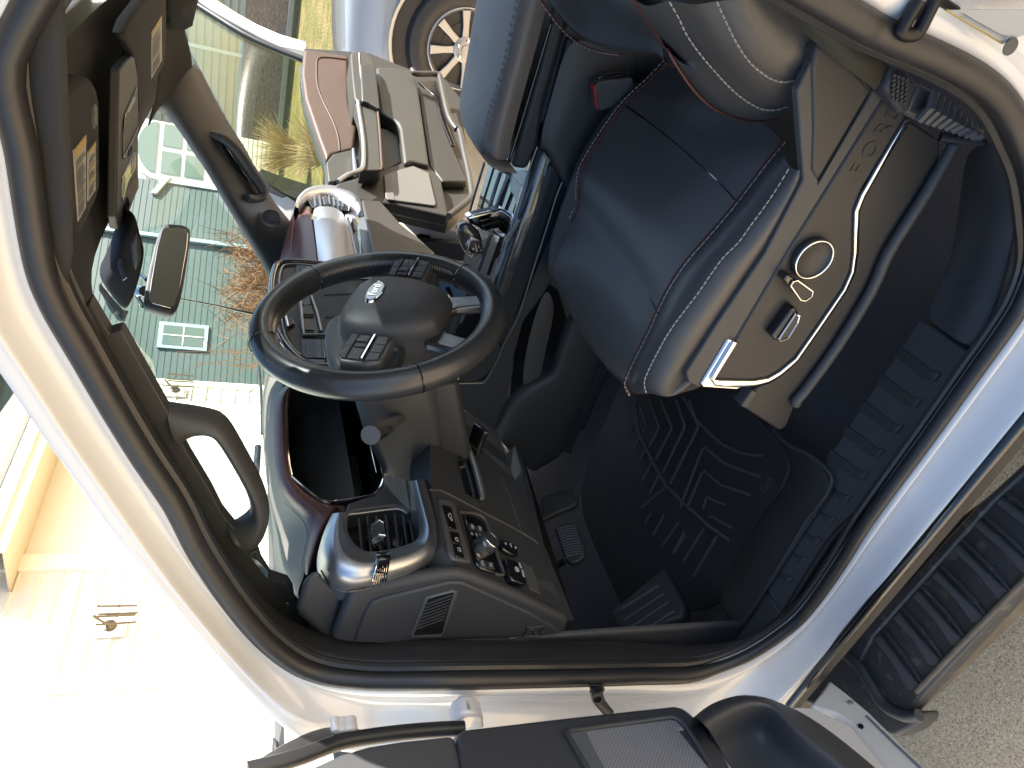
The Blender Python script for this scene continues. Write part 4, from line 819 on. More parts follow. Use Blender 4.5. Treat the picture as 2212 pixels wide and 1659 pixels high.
loft('shifter_grip', [L('s', q, y=y) for y, q in ((1.345,[(300,1010),(370,995),(430,1060),(470,1130),(460,1300),(420,1400),(370,1380),(280,1230),(260,1100)]), (1.32,[(270,1020),(370,985),(450,1070),(510,1110),(520,1300),(450,1430),(370,1400),(260,1220),(250,1100)]), (1.27,[(290,1040),(370,1000),(460,1080),(540,1130),(575,1330),(500,1420),(390,1430),(300,1240),(265,1110)]), (1.255,[(330,1080),(380,1040),(450,1100),(520,1150),(550,1320),(490,1400),(400,1400),(330,1240),(300,1120)]))], M['gunmetal'], shf, sub=2)
sg_ = slab('grip_button_frame', L('s', [(410,1210),(440,1195),(530,1225),(570,1345),(555,1385),(440,1410),(390,1360),(385,1260)], y=1.250), Vector((0,.008,0)), M['chrome'], shf, bevel=.002)
slab('grip_button', L('s', [(420,1265),(450,1240),(535,1245),(555,1340),(540,1380),(430,1385),(405,1350)], y=1.2475), Vector((0,.006,0)), M['piano'], sg_, bevel=.001)
bo = V('s', 485, 1318, y=1.2465); bu = (V('s', 470, 1275, y=1.2465)-V('s', 495, 1360, y=1.2465)).normalized(); br_ = bu.cross(Vector((0,-1,0)))
tube('button_mark', L('s', [(475,1275),(492,1358)], y=1.2465), .0009, M['whiteprint'], sg_, res=4)
tube('button_mark', L('s', [(442,1330),(465,1326)], y=1.2465), .0008, M['whiteprint'], sg_, res=4); tube('button_mark', L('s', [(450,1316),(457,1340)], y=1.2465), .0008, M['whiteprint'], sg_, res=4); tube('button_mark', L('s', [(510,1295),(517,1315)], y=1.2465), .0008, M['whiteprint'], sg_, res=4)
# armrest
AZ = 1.185
at1 = L('b', [(1200,-60),(1105,400),(1015,700),(972,900),(985,1005)], y=CY)        # right stitch line
at0 = L('b', [(890,-60),(800,480),(772,640),(790,760),(960,1000)], z=AZ)
arm_t = [[b.lerp(a, t)+Vector((0,0,.006*math.sin(math.pi*t))) for t in (0,.06,.35,.7,1)] for a, b in zip(at0, at1)]
arm_s = L('b', [(1375,-60),(1290,270),(1190,620),(1120,900),(1085,1035)], y=CY-.004)
arm_m = [a.lerp(b,.5)+Vector((0,-.016,.008)) for a, b in zip(at1, arm_s)]
rowsA = [[s_, m_]+t_+[t_[-1]+Vector((0,.01,-.05))] for s_, m_, t_ in zip(arm_s, arm_m, arm_t)]
rowsA.append([p.lerp(sum(rowsA[-1],Vector())/len(rowsA[-1]), .12)+Vector((-.012,0,-.02)) for p in rowsA[-1]])
rowsA.append([p.lerp(sum(rowsA[-2],Vector())/len(rowsA[-2]), .5)+Vector((-.012,0,-.035)) for p in rowsA[-2]])
arm = grid('armrest_lid', rowsA, M['armleather'], console, sub=2)
stitches('armrest_stitching', [p+Vector((0,.002,.003)) for p in at1], up=Vector((0,0,.001)), m=M['greyprint'], parent=arm)
stitches('armrest_stitching', [p+Vector((0,.010,.004)) for p in at1], up=Vector((0,0,.001)), m=M['greyprint'], parent=arm)
slab('console_bin', L('b', [(1400,-60),(1375,150),(1305,420),(1210,760),(1130,1045),(1225,1058),(1295,900),(1330,640),(1420,330),(1500,0),(1520,-60)], y=CY), Vector((0,.27,0)), M['darkplastic'], console, bevel=.008, bseg=3)
tube('lid_seam', L('b', [(1372,150),(1190,760),(1098,1045)], y=CY-.001), .003, M['piano'], console, smooth_path=2)
grid('console_flank', [LY('b', [(1480,230,CY),(1390,560,CY),(1330,760,CY),(1300,910,CY),(1370,990,CY),(1480,1190,CY)]), LY('b', [(1600,260,CY-.012),(1520,560,CY-.014),(1440,760,CY-.014),(1370,900,CY-.012),(1450,1030,CY-.01),(1520,1180,CY-.006)]), LY('b', [(1900,300,CY),(1850,560,CY),(1700,760,CY),(1600,900,CY),(1540,1050,CY),(1530,1200,CY)]), LY('b', [(2100,330,CY+.01),(2000,700,CY+.01),(1900,900,CY+.01),(1800,1100,CY+.01),(1700,1300,CY+.01),(1600,1400,CY+.01)])], M['scuff'], console, sub=2)

# certification sticker on the rear door pillar
st1 = [V('c',1722,66,y=.500), V('c',2075,275,y=.488), V('c',2120,262,y=.484), V('c',2240,200,y=.478), V('c',2240,60,y=.476), V('c',1900,60,y=.486)]
stk_ = slab('certification_sticker', st1, Vector((0,.002,0)), M['label'], truck, bevel=0)
slab('sticker_stripe', [p+Vector((0,-.0008,0)) for p in (V('c',1722,66,y=.500), V('c',2075,275,y=.488), V('c',2085,262,y=.487), V('c',1735,56,y=.499))], Vector((0,.001,0)), M['amber'], stk_, bevel=0)
mi = MB()
for k in range(7):
    t = k/7; a = V('c',1810+t*60,100-t*30,y=.4935); b = V('c',2110+t*60,258-t*50,y=.4835); mi.prism([a+Vector((0,-.0012,0)), a.lerp(b,.92)+Vector((0,-.0012,0)), a.lerp(b,.92)+Vector((0,-.0012,.0016)), a+Vector((0,-.0012,.0016))], Vector((0,.0004,0)))
mi.build('sticker_print', M['ink'], stk_, smooth=False)
lathe('sticker_emblem', V('c',2125,290,y=.482), (0,-1,0), [(.0001,0),(.0065,0),(.0065,.0008),(.0001,.0008)], M['ink'], stk_, res=24)
# ================================================================== CENTRE STACK AND PASSENGER SIDE
XS = -.735
def LS(c, pts, d=0): return L(c, pts, x=XS+d)
stack = slab('center_stack', LS('w', [(330,300),(370,248),(500,235),(1180,330),(1500,450),(1680,700),(1500,900),(1000,1010),(815,998),(600,985),(540,960),(430,860),(365,740),(318,560),(310,420)]), Vector((-.06,0,0)), M['blackplastic'], dash, bevel=.006, bseg=3)
tube('stack_edge_trim', LS('w', [(600,985),(520,950),(430,862),(360,745),(318,560),(312,420),(330,310),(368,250),(500,238),(800,270)], .004), .006, M['gunmetal'], stack, smooth_path=4)
tube('stack_inner_trim', LS('w', [(560,930),(490,890),(410,770),(372,560),(366,400),(380,300),(420,262),(560,262),(800,290)], .004), .0022, M['greymetal'], stack, smooth_path=4)
slab('stack_side_panel', LS('w', [(395,300),(470,285),(500,330),(505,560),(530,780),(540,930),(480,870),(410,750),(380,500)], .006), Vector((-.008,0,0)), M['darkplastic'], stack, bevel=.002)
slab('stack_frame', LS('w', [(490,262),(800,285),(1150,340),(1170,400),(1150,480),(1040,700),(880,790),(840,960),(540,930),(524,780),(500,560),(485,330)], .008), Vector((-.008,0,0)), M['greyplastic'], stack, bevel=.002)
tv = slab('stack_vent', LS('w', [(495,268),(780,290),(740,335),(520,322),(500,310)], .010), Vector((-.006,0,0)), M['piano'], stack, bevel=0)
def sfins(par, qs, d=.014, m=None):
    mb = MB()
    for a, b in qs:
        p, q = LS('w', [a, b], d); mb.prism([p, q, q+Vector((0,.0022,.0)), p+Vector((0,.0022,.0))] if abs(p.z-q.z) > abs(p.y-q.y) else [p, q, q+Vector((0,0,.0022)), p+Vector((0,0,.0022))], Vector((-.006,0,0)))
    mb.build('vent_fins', m or M['greyplastic'], par, smooth=False)
sfins(tv, [((528+i*42,272+i*3),(540+i*42,318+i*3)) for i in range(6)])
def tab(par, pts, nm='vent_tab', d=.022):
    t = slab(nm, LS('w', pts, d), Vector((-.012,0,0)), M['gunmetal'], par, bevel=.002); q = LS('w', pts, d+.001); n = len(q)
    tube('tab_edge', [q[0], q[1], q[2]], .0016, M['chrome'], t); tube('tab_edge', [q[-1], q[-2], q[-3]], .0016, M['chrome'], t); return t
tab(tv, [(632,300),(665,258),(695,280),(692,300),(650,318)])
bv = slab('stack_vent', LS('w', [(530,792),(640,795),(880,808),(850,940),(560,936),(532,900)], .010), Vector((-.006,0,0)), M['piano'], stack, bevel=0)
sfins(bv, [((575+i*54,800),(580+i*54,936)) for i in range(5)])
tab(bv, [(706,832),(740,808),(772,828),(775,870),(735,885),(708,892)])
scr = slab('touch_screen', LS('w', [(512,340),(1060,365),(1130,430),(1120,560),(1020,700),(880,775),(545,770),(524,560)], .011), Vector((-.006,0,0)), M['screen'], stack, bevel=.002)
for q in ([(510,330),(560,335),(600,545),(560,560),(520,540)], [(520,560),(600,555),(660,750),(640,765),(535,765)]): slab('screen_side_panel', LS('w', q, .0135), Vector((-.003,0,0)), M['greyplastic'], scr, bevel=.001)
tube('screen_edge', LS('w', [(524,560),(512,340),(800,350),(1060,365),(1130,430),(1120,560),(1020,700),(880,775),(545,770),(524,560)], .013), .0032, M['greymetal'], scr, smooth_path=1)
for q in ([(690,480),(860,470),(1090,450)], [(700,640),(840,640),(1060,640)]): tube('screen_line', LS('w', q, .0125), .0012, M['greyprint'], scr, res=4)
tube('screen_divider', LS('w', [(600,490),(645,620),(672,745)], .014), .0028, M['greymetal'], scr, smooth_path=2)
for y in (622,640,735,752): tube('panel_groove', LS('w', [(528,y),(618,y+4)], .0145), .0012, M['piano'], scr, res=4)
slab('stack_lower_bezel', LS('w', [(556,940),(815,950),(880,955),(880,1000),(815,998),(620,988)], .012), Vector((-.01,0,0)), M['gunmetal'], stack, bevel=.003)
for q in ([(402,392),(416,390),(455,400),(462,440),(425,448),(408,440)], [(418,640),(470,635),(482,690),(432,712)]):
    b = slab('stack_button', LS('w', q, .012), Vector((-.006,0,0)), M['piano'], stack, bevel=.002); p = LS('w', q, .0125); tube('button_edge', [p[0], p[-1]], .0024, M['chrome'], b)
# gap below the wheel: lower console front with chrome lines
slab('lower_stack', LY('w', [(1480,360,1.30),(1900,420,1.22),(1990,600,1.20),(1960,760,1.20),(1850,900,1.2),(1650,990,1.2),(1560,700,1.25),(1480,500,1.3)]), Vector((-.05,0,-.02)), M['piano'], stack, bevel=.004)
tube('lower_trim', LY('w', [(1490,480,1.25),(1530,560,1.24),(1575,640,1.23)]), .006, M['greymetal'], stack); tube('lower_trim', LY('w', [(1590,480,1.22),(1640,560,1.21),(1680,640,1.2)]), .004, M['chrome'], stack)
# passenger dash bands
Apt = [(470,870),(520,760),(620,685),(715,690),(745,702),(960,695),(1160,742),(1240,765),(1330,828),(1440,800),(1480,820)]
Bpt = [(330,1450),(440,1445),(560,1435),(825,1430),(838,1430),(1020,1450),(1340,1462),(1395,1430),(1440,1410),(1575,1380),(1640,1380)]
xd = [-.90,-.83,-.78,-.765,-.768,-.745,-.765,-.78,-.765,-.765,-.775]
RA = [V('p', a, b, x=x-.035) for (a,b),x in zip(Apt,xd)]; RB = [V('p', a, b, x=x) for (a,b),x in zip(Bpt,xd)]
RC = [a+(b-a)*1.03 for a, b in zip(RA, RB)]
RM = [a.lerp(b,.5)+Vector((.012,0,0)) for a, b in zip(RA, RB)]
def band(name, i, j, m, mat_=None, sub=2, par=None, extra=True):
    rows = [[r[k] for k in range(i, j+1)] for r in (RA, RM, RB, RC)]
    return grid(name, rows, m, par or dash, sub=sub)
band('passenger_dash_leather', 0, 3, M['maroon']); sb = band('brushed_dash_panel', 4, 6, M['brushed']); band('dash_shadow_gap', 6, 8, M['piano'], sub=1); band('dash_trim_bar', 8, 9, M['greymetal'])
tube('panel_side_line', LX('p', [(1225,860,-.76),(1300,1150,-.745),(1352,1380,-.735)]), .0035, M['greymetal'], sb)
tube('leather_seam', [RA[1].lerp(RA[2],.3)+Vector((.004,0,.002)), RM[1].lerp(RM[2],.3)+Vector((.006,0,.003)), RB[1].lerp(RB[2],.3)+Vector((.006,0,.002))], .0014, M['mthread'], dash)
# passenger vent
pvx = -.785
pb = [(525,720),(530,640),(580,570),(700,480),(840,455),(960,450),(1110,465),(1290,520),(1385,600),(1425,700),(1440,800)]
pi_ = [(590,700),(640,640),(680,600),(720,555),(850,525),(960,522),(1090,540),(1230,620),(1320,700),(1340,760),(1345,810)]
po = L('p', pb, x=pvx-.02); pii = L('p', pi_, x=pvx)
pvb = grid('passenger_vent_bezel', [[p+Vector((-.05,0,0)) for p in po], po, [a.lerp(b,.4)+Vector((.02,0,0)) for a, b in zip(po, pii)], pii, [p+Vector((-.03,0,0)) for p in pii]], M['brushed'], dash, sub=2)
pv = slab('passenger_vent', L('p', [(700,620),(740,530),(1090,530),(1250,660),(1240,760),(760,720)], x=pvx-.012), Vector((-.02,0,0)), M['piano'], dash, bevel=.002)
mb = MB()
for i, (a, b) in enumerate([((780,560),(800,695)), ((845,555),(870,695)), ((970,550),(985,670)), ((1030,570),(1050,685)), ((1085,600),(1110,695)), ((1140,600),(1160,700))]):
    p, q = L('p', [a, b], x=pvx-.004); mb.prism([p,q,q+Vector((0,.0,-.003)),p+Vector((0,0,-.003))], Vector((-.012,0,0)))
mb.build('vent_fins', M['greymetal'], pv, smooth=False)
slab('vent_tab', L('p', [(895,570),(940,560),(960,650),(915,675)], x=pvx+.004), Vector((-.01,0,0)), M['gunmetal'], pv, bevel=.002)
# lower passenger dash and glove box
slab('glove_box', LX('b', [(190,1240,-.78),(310,1245,-.78),(440,1390,-.78),(540,1475,-.78),(640,1560,-.76),(700,1640,-.74),(560,1700,-.72),(380,1700,-.70),(300,1700,-.69),(262,1570,-.70)]), Vector((-.05,0,-.02)), M['taupe'], dash, bevel=.008, bseg=3)
slab('glove_box_slot', LX('w', [(1158,150,-.728),(1200,170,-.728),(1240,205,-.728),(1185,205,-.722)]), Vector((-.004,0,0)), M['piano'], dash, bevel=0)
# passenger sill pillar seen beyond
slab('passenger_hinge_pillar', L('b', [(440,1380),(520,1400),(780,1435),(900,1440),(900,1520),(780,1505),(640,1495),(530,1470)], y=2.14), Vector((0,.05,0)), M['white'], truck, bevel=.005)
slab('door_check_opening', L('b', [(530,1465),(560,1455),(620,1465),(640,1490),(600,1510),(560,1500)], y=2.138), Vector((0,.01,0)), M['piano'], truck, bevel=.001)
slab('passenger_seal', L('b', [(600,1500),(780,1512),(900,1530),(900,1640),(640,1600),(560,1510)], y=2.10), Vector((0,.03,0)), M['darkplastic'], truck, bevel=.004)
# ================================================================== PASSENGER A-PILLAR
pin = [V('r',600,1135,y=1.93), V('r',680,1145,y=1.93), V('r',790,1270,y=1.93), V('r',900,1430,y=1.935), V('r',1040,1659,y=1.94), V('a',1240,950,y=1.94), V('a',1400,1230,y=1.94), V('a',1600,1560,y=1.94), V('d',1700,160,y=1.94)]
pout = [V('r',1000,700,y=2.05), V('r',1073,775,y=2.05), V('r',1150,950,y=2.055), V('r',1270,1180,y=2.06), V('r',1420,1430,y=2.07), V('a',1535,945,y=2.075), V('a',1640,1175,y=2.075), V('a',1745,1330,y=2.06), V('a',1830,1420,y=2.05)]
pil = grid('passenger_pillar_trim', [[p+Vector((-.03,.03,0)) for p in pin], pin, [a.lerp(b,.35)+Vector((.012,-.006,0)) for a, b in zip(pin, pout)], [a.lerp(b,.8)+Vector((.012,-.008,0)) for a, b in zip(pin, pout)], pout, [p+Vector((-.01,.05,0)) for p in pout]], M['blackplastic'], truck, sub=2)
slab('grab_handle_recess', LY('a', [(1318,845,2.0),(1360,850,2.01),(1405,890,2.02),(1440,940,2.03),(1600,1150,2.04),(1590,1200,2.03),(1545,1215,2.0),(1505,1190,1.99)]), Vector((.002,.01,0)), M['scuff'], pil, bevel=.004)
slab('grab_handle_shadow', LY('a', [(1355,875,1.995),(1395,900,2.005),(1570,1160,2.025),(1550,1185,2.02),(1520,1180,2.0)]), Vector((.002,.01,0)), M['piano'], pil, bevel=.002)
tube('passenger_grab_handle', LY('a', [(1300,830,2.0),(1390,860,2.0),(1470,930,2.01),(1560,1060,2.02),(1640,1190,2.02),(1600,1235,2.0),(1540,1225,1.98)]), [.010,.014,.016,.016,.016,.012,.010], M['blackplastic'], pil, smooth_path=4, res=12)
tc = V('a', 1690, 1360, y=1.985); tn = Vector((.75,-.6,.1)).normalized()
tw = lathe('tweeter_grille', tc, tn, [(.0001,0),(.026,0),(.026,.006),(.0235,.009),(.0001,.010)], M['greyplastic'], pil)
mb = MB()
for k in range(9):
    a = (k-4)/4.6; u = Vector((0,0,1)).cross(tn).normalized(); w = tn.cross(u); h = math.sqrt(max(.02,1-a*a))*.023
    mb.tube([tc+tn*.0102+u*a*.023+w*h, tc+tn*.0102+u*a*.023-w*h], .0008, res=4)
mb.build('grille_lines', M['piano'], tw)
# ================================================================== CEILING
HX0, HX1 = -.49, 1.25
ys = [(.625,1.685),(.655,1.73),(.74,1.765),(1.05,1.785),(1.33,1.79),(1.6,1.785),(1.90,1.765),(1.99,1.73),(2.035,1.685)]
front = LY('P', [(262,722,.70),(240,672,.84),(214,608,1.08),(230,540,1.2),(270,470,1.3),(308,351,1.45),(309,303,1.66),(321,274,1.78),(346,228,1.92),(360,190,2.0)])
fy = [.70,.84,1.08,1.2,1.3,1.45,1.66,1.78,1.92,2.0]
def hz(y):
    for (a, za), (b_, zb) in zip(ys, ys[1:]):
        if a <= y <= b_: return za+(zb-za)*(y-a)/(b_-a)
    return 1.69
head = grid('headliner', [[p+Vector((-.01,0,.035)) for p in front], front, [Vector((p.x+.10, y, max(hz(y), p.z+.004))) for p, y in zip(front, fy)], [Vector((-.31, y, hz(y))) for y in fy], [Vector((-.288, y, hz(y))) for y in fy]], M['headliner'], truck, sub=1)
def hl(name, x0, x1, ysub):
    return grid(name, [[Vector((x, y, z)) for y, z in ysub] for x in (x0, x0*.66+x1*.34, x0*.34+x1*.66, x1)], M['headliner'], truck, sub=1, solid=.02, off=1)
hl('headliner_side', -.45, HX1, ys[:2]+[(.74,1.765)]); hl('headliner_side', -.288, HX1, [(.70,1.755),(.85,1.772),(1.02,1.784)]); hl('headliner_side', -.288, HX1, [(1.60,1.786),(1.80,1.775),(1.94,1.755)]); slab('sunroof_sun_block', [Vector((-.04,1.0,1.792)), Vector((HX1,1.0,1.792)), Vector((HX1,1.62,1.792)), Vector((-.04,1.62,1.792))], Vector((0,0,.012)), M['headliner'], truck, bevel=.003); hl('headliner_side', -.45, HX1, ys[-3:])  # unseen opaque sheet under the glass, added to block sun from the footwell
grid('sunroof_glass', [[Vector((x, y, 1.835)) for y in (.98,1.3,1.64)] for x in (-.30,.4,HX1)], glassmat('sunroof_tinted_glass', (.14,.16,.17)), truck, sub=0)
slab('roof_skin', [Vector((-.42,.66,1.80)), Vector((-.50,1.0,1.83)), Vector((-.52,1.33,1.84)), Vector((-.50,1.66,1.83)), Vector((-.42,2.0,1.80)), Vector((-.30,2.0,1.83)), Vector((-.30,.66,1.83))], Vector((0,0,.02)), M['white'], truck, bevel=.004)
slab('roof_skin_side', [Vector((-.30,.66,1.81)), Vector((HX1,.66,1.81)), Vector((HX1,.99,1.83)), Vector((-.30,.99,1.83))], Vector((0,0,.02)), M['white'], truck, bevel=.004)
slab('roof_skin_side', [Vector((-.30,1.63,1.83)), Vector((HX1,1.63,1.83)), Vector((HX1,2.02,1.81)), Vector((-.30,2.02,1.81))], Vector((0,0,.02)), M['white'], truck, bevel=.004)
# corner piece from header down to passenger pillar
grid('passenger_header_corner', [LY('r', [(640,300,1.9),(640,700,1.9),(620,950,1.9),(560,1250,1.88),(500,1480,1.86)]), LY('r', [(760,200,1.97),(760,600,1.97),(760,900,1.96),(640,1145,1.92),(590,1180,1.90)]), LY('r', [(860,0,2.04),(950,420,2.05),(1060,760,2.05),(860,1060,1.98),(660,1148,1.94)])], M['headliner'], head, sub=2, solid=.008)
def CZ(c, pts, z): return L(c, pts, z=z)
oc = slab('overhead_console', CZ('a', [(735,800),(745,440),(790,380),(830,350),(850,370),(860,600),(860,1050),(865,1170),(835,1240),(800,1340),(770,1390),(740,1430),(725,1350)], 1.742), Vector((0,0,.014)), M['blackplastic'], head, bevel=.003, bseg=3)
tube('console_seam', CZ('a', [(765,980),(768,760),(800,660),(850,545)], 1.741), .0016, M['piano'], oc, smooth_path=3); tube('console_seam', CZ('a', [(765,985),(858,795)], 1.741), .0016, M['piano'], oc)
slab('console_latch', CZ('a', [(795,700),(800,680),(840,600),(845,605),(838,635),(805,700)], 1.7405), Vector((0,0,.004)), M['greymetal'], oc, bevel=.001)
slab('console_port', CZ('a', [(803,925),(822,905),(822,960),(803,978)], 1.7405), Vector((0,0,.004)), M['piano'], oc, bevel=0)
mlens = M['label']
slab('map_lamp_panel', CZ('a', [(760,1110),(765,1095),(830,960),(850,935),(852,960),(845,1050),(800,1130),(765,1260)], 1.7405), Vector((0,0,.004)), M['piano'], oc, bevel=.001)
for q in ([(765,1120),(780,1090),(782,1160),(767,1230)], [(822,1010),(845,950),(843,1040),(822,1085)]): slab('map_lamp', CZ('a', q, 1.7395), Vector((0,0,.003)), M['label'], oc, bevel=.001)
slab('switch_row', CZ('a', [(770,1230),(850,1090),(865,1130),(860,1165),(790,1260)], 1.740), Vector((0,0,.004)), M['brown'], oc, bevel=.002)
mb = MB()
for k in range(9): mb.tube(CZ('a', [(763+k*.5+k*3,1300-k*9),(790+k*2,1348-k*10)], 1.7395), .0012, res=4)
mb.build('speaker_slots', M['piano'], oc)
vr = slab('passenger_sun_visor', CZ('r', [(235,380),(260,320),(300,210),(370,110),(450,0),(560,-60),(705,-60),(706,500),(680,722),(560,960),(412,1245),(402,1000),(345,600),(290,470)], 1.742), Vector((0,0,.018)), M['headliner'], head, bevel=.008, bseg=3)
vl = slab('driver_sun_visor', CZ('a', [(405,580),(460,520),(520,475),(570,485),(600,530),(620,620),(622,1180),(605,1240),(512,1462),(440,1330),(400,900)], 1.716), Vector((0,0,.018)), M['headliner'], head, bevel=.008, bseg=3)
slab('visor_mirror_latch', CZ('a', [(585,660),(598,645),(608,660),(610,780),(588,808),(583,780)], 1.714), Vector((0,0,.004)), M['scuff'], vl, bevel=.002)
def warn(c, q, z, par, bands, nl, name='warning_label'):
    P4 = CZ(c, q, z); lb = slab(name, P4, Vector((0,0,.0008)), M['label'], par, bevel=0)
    def bi(s, t): a = P4[0].lerp(P4[1], s); b = P4[3].lerp(P4[2], s); return a.lerp(b, t)+Vector((0,0,-.0004))
    mb = MB()
    for t0, t1 in bands: mb.add([bi(0,t0), bi(1,t0), bi(1,t1), bi(0,t1)], [(0,1,2,3)])
    mb.build('label_header', M['amber'], lb, fixn=False, smooth=False); mi = MB(); rr = random.Random(len(q)*nl)
    for k in range(nl):
        t = .17+.80*k/nl; 
        if any(a-.02 <= t <= b+.02 for a, b in bands) or rr.random() < .12: continue
        e = .95-.25*rr.random(); mi.add([bi(.06,t), bi(e,t), bi(e,t+.32/nl), bi(.06,t+.32/nl)], [(0,1,2,3)])
    mi.build('label_print', M['ink'], lb, fixn=False, smooth=False); return lb
warn('a', [(458,935),(535,838),(535,1290),(487,1378)], 1.7150, vl, [(0,.13)], 34); warn('a', [(548,945),(595,878),(595,1180),(547,1255)], 1.7150, vl, [(0,.10),(.38,.45),(.64,.71)], 26)
warn('r', [(545,350),(655,165),(658,655),(545,860)], 1.7410, vr, [(0,.10)], 30)
# camera cover at the top of the windshield
cc0 = L('m', [(690,640),(722,830),(768,950),(768,1050),(705,1300),(640,1460),(600,1502),(545,1440),(412,1265),(440,1190),(520,1030),(555,900),(600,800)], y=1.22)
ccx = sum(cc0, Vector())/len(cc0)
cover = loft('camera_cover', [[p+Vector((-.03,.09,.03)) for p in cc0], cc0, [p.lerp(ccx,.10)+Vector((0,-.015,-.004)) for p in cc0], [p.lerp(ccx,.45)+Vector((0,-.020,-.006)) for p in cc0]], mat('matte_black_cover', (.012, .012, .013), .75, spec=.2), head, sub=2)
slab('cover_window', L('m', [(640,960),(700,860),(725,950),(735,1080),(690,1200),(660,1100)], y=1.198), Vector((0,.01,0)), M['darkplastic'], cover, bevel=.006)
mb = MB()
for k in range(11): mb.tube(L('m', [(548+k*4,1120+k*13),(572+k*5,1085+k*14)], y=1.190), .0013, res=4)
mb.build('cover_slots', M['piano'], cover)
slab('sensor_shade', L('m', [(395,1262),(500,1395),(600,1500),(632,1492),(592,1590),(545,1580),(470,1480),(385,1300)], y=1.24), Vector((-.01,.01,0)), M['scuff'], head, bevel=.003)
mb = MB()
for k in range(18):
    t = k/17; mb.tube(L('m', [(402+195*t,1290+210*t),(398+180*t,1340+240*t)], y=1.237), .0012, res=4)
mb.build('shade_ribs', M['greyplastic'], head)
# ================================================================== REAR-VIEW MIRROR
MN = Vector((.93,-.33,-.16)).normalized(); mp = V('m', 950, 1170, x=-.72)
LM = lambda pts, d=0: L('m', pts, pl=(mp+MN*d, MN))
mo = [(918,796),(940,786),(1060,793),(1110,805),(1142,835),(1146,880),(1105,1180),(1060,1440),(1020,1500),(985,1522),(930,1515),(790,1470),(760,1440),(758,1400),(800,1150),(870,880)]
mo_c = sum(LM(mo), Vector())/len(mo)
mir = loft('rearview_mirror', [[p.lerp(mo_c,.35)-MN*.045 for p in LM(mo)], [p.lerp(mo_c,.06)-MN*.032 for p in LM(mo)], [p-MN*.008 for p in LM(mo)], LM(mo), [p.lerp(mo_c,.06)+MN*.001 for p in LM(mo)]], M['blackplastic'], truck, sub=1)
slab('mirror_glass', LM([(930,822),(1050,822),(1105,838),(1122,870),(1112,980),(1060,1280),(1010,1460),(980,1480),(830,1440),(800,1410),(820,1260),(870,980),(910,840)], .0045), MN*-.002, mat('mirror_surface', (.75,.77,.76), .02, metal=1), mir, bevel=.0008)
tube('mirror_arm', LY('m', [(730,1200,1.36),(782,1248,1.33)]), .004, M['piano'], mir); tube('mirror_arm', LY('m', [(700,1320,1.36),(730,1345,1.34),(765,1340,1.31)]), [.008,.012,.010], M['piano'], mir); tube('mirror_arm', LY('m', [(690,1360,1.37),(755,1465,1.33)]), .004, M['piano'], mir)
# ================================================================== DRIVER A-PILLAR WITH GRAB HANDLE
PY_ = .675
pp = L('d', [(560,300),(620,400),(680,500),(690,495),(750,478),(765,490),(940,800),(1045,985),(1100,1110),(1165,1240),(1310,1480)], y=PY_)+L('g', [(1380,0),(1455,92),(1530,240),(1600,235),(1622,310),(1680,405),(1790,440),(1822,490),(1832,560),(1900,625),(1960,680),(2065,790),(2150,830),(2100,900),(1800,800),(1500,520),(1150,0)], y=PY_)+L('d', [(900,1200),(700,800),(560,560),(500,380)], y=PY_)
dpil = slab('driver_pillar_trim', pp, Vector((0,.018,0)), M['darkplastic'], truck, bevel=.006, bseg=3)
hh = L('d', [(1030,975),(1060,985),(1290,1020),(1390,1055),(1450,1125),(1560,1330),(1640,1470)], y=PY_)+L('g', [(1682,0),(1680,60),(1660,160),(1604,236),(1560,250),(1520,230)], y=PY_)
hi_ = L('d', [(1130,1215),(1175,1170),(1230,1132),(1290,1130),(1338,1162),(1450,1350),(1540,1510)], y=PY_)+L('g', [(1556,10),(1545,40),(1500,75),(1462,95),(1440,110),(1400,60)], y=PY_)
mid2 = [a.lerp(b,.5)+Vector((0,-.016,0)) for a, b in zip(hh, hi_)]
grid('driver_grab_handle', [[p+Vector((0,.03,0)) for p in hh], hh, mid2, hi_, [p+Vector((0,.03,0)) for p in hi_], [p+Vector((0,.035,0)) for p in mid2]], M['blackplastic'], dpil, sub=2, cv=True)
# windshield
ws = []
for xd_, xp_, z, bow, zb in ((-.42,-.68,1.72,.22,.05),(-.58,-.86,1.60,.21,.03),(-.89,-1.08,1.43,.18,.01),(-1.12,-1.25,1.30,.16,0)):
    ws.append([Vector((xd_+(xp_-xd_)*(y-.64)/1.32-bow*math.sin(math.pi*(y-.64)/1.32), y, z+zb*math.sin(math.pi*(y-.64)/1.32))) for y in (.64,.80,1.0,1.3,1.6,1.8,1.96)])
grid('windshield', ws, M['windshield'], truck, sub=2)
for p_ in (0,):
    slab('hood', [Vector((-1.45,.62,1.30)), Vector((-1.6,1.33,1.33)), Vector((-1.45,2.04,1.30)), Vector((-2.7,1.98,1.20)), Vector((-2.8,1.33,1.22)), Vector((-2.7,.68,1.20))], Vector((0,0,-.03)), M['white'], truck, bevel=.012, bseg=3)
slab('front_fender', [Vector((-.98,.40,1.18)), Vector((-2.75,.42,1.12)), Vector((-2.8,.42,.75)), Vector((-2.45,.42,.62)), Vector((-2.3,.42,.95)), Vector((-1.9,.42,1.02)), Vector((-1.55,.42,.95)), Vector((-1.4,.42,.55)), Vector((-1.0,.42,.55))], Vector((0,.06,0)), M['white'], truck, bevel=.02, bseg=3)
slab('front_fender', [Vector((-.98,2.2,1.25)), Vector((-2.75,2.2,1.12)), Vector((-2.8,2.2,.75)), Vector((-2.45,2.2,.62)), Vector((-2.3,2.2,.95)), Vector((-1.9,2.2,1.02)), Vector((-1.55,2.2,.95)), Vector((-1.4,2.2,.55)), Vector((-1.0,2.2,.55))], Vector((0,.06,0)), M['white'], truck, bevel=.02, bseg=3)
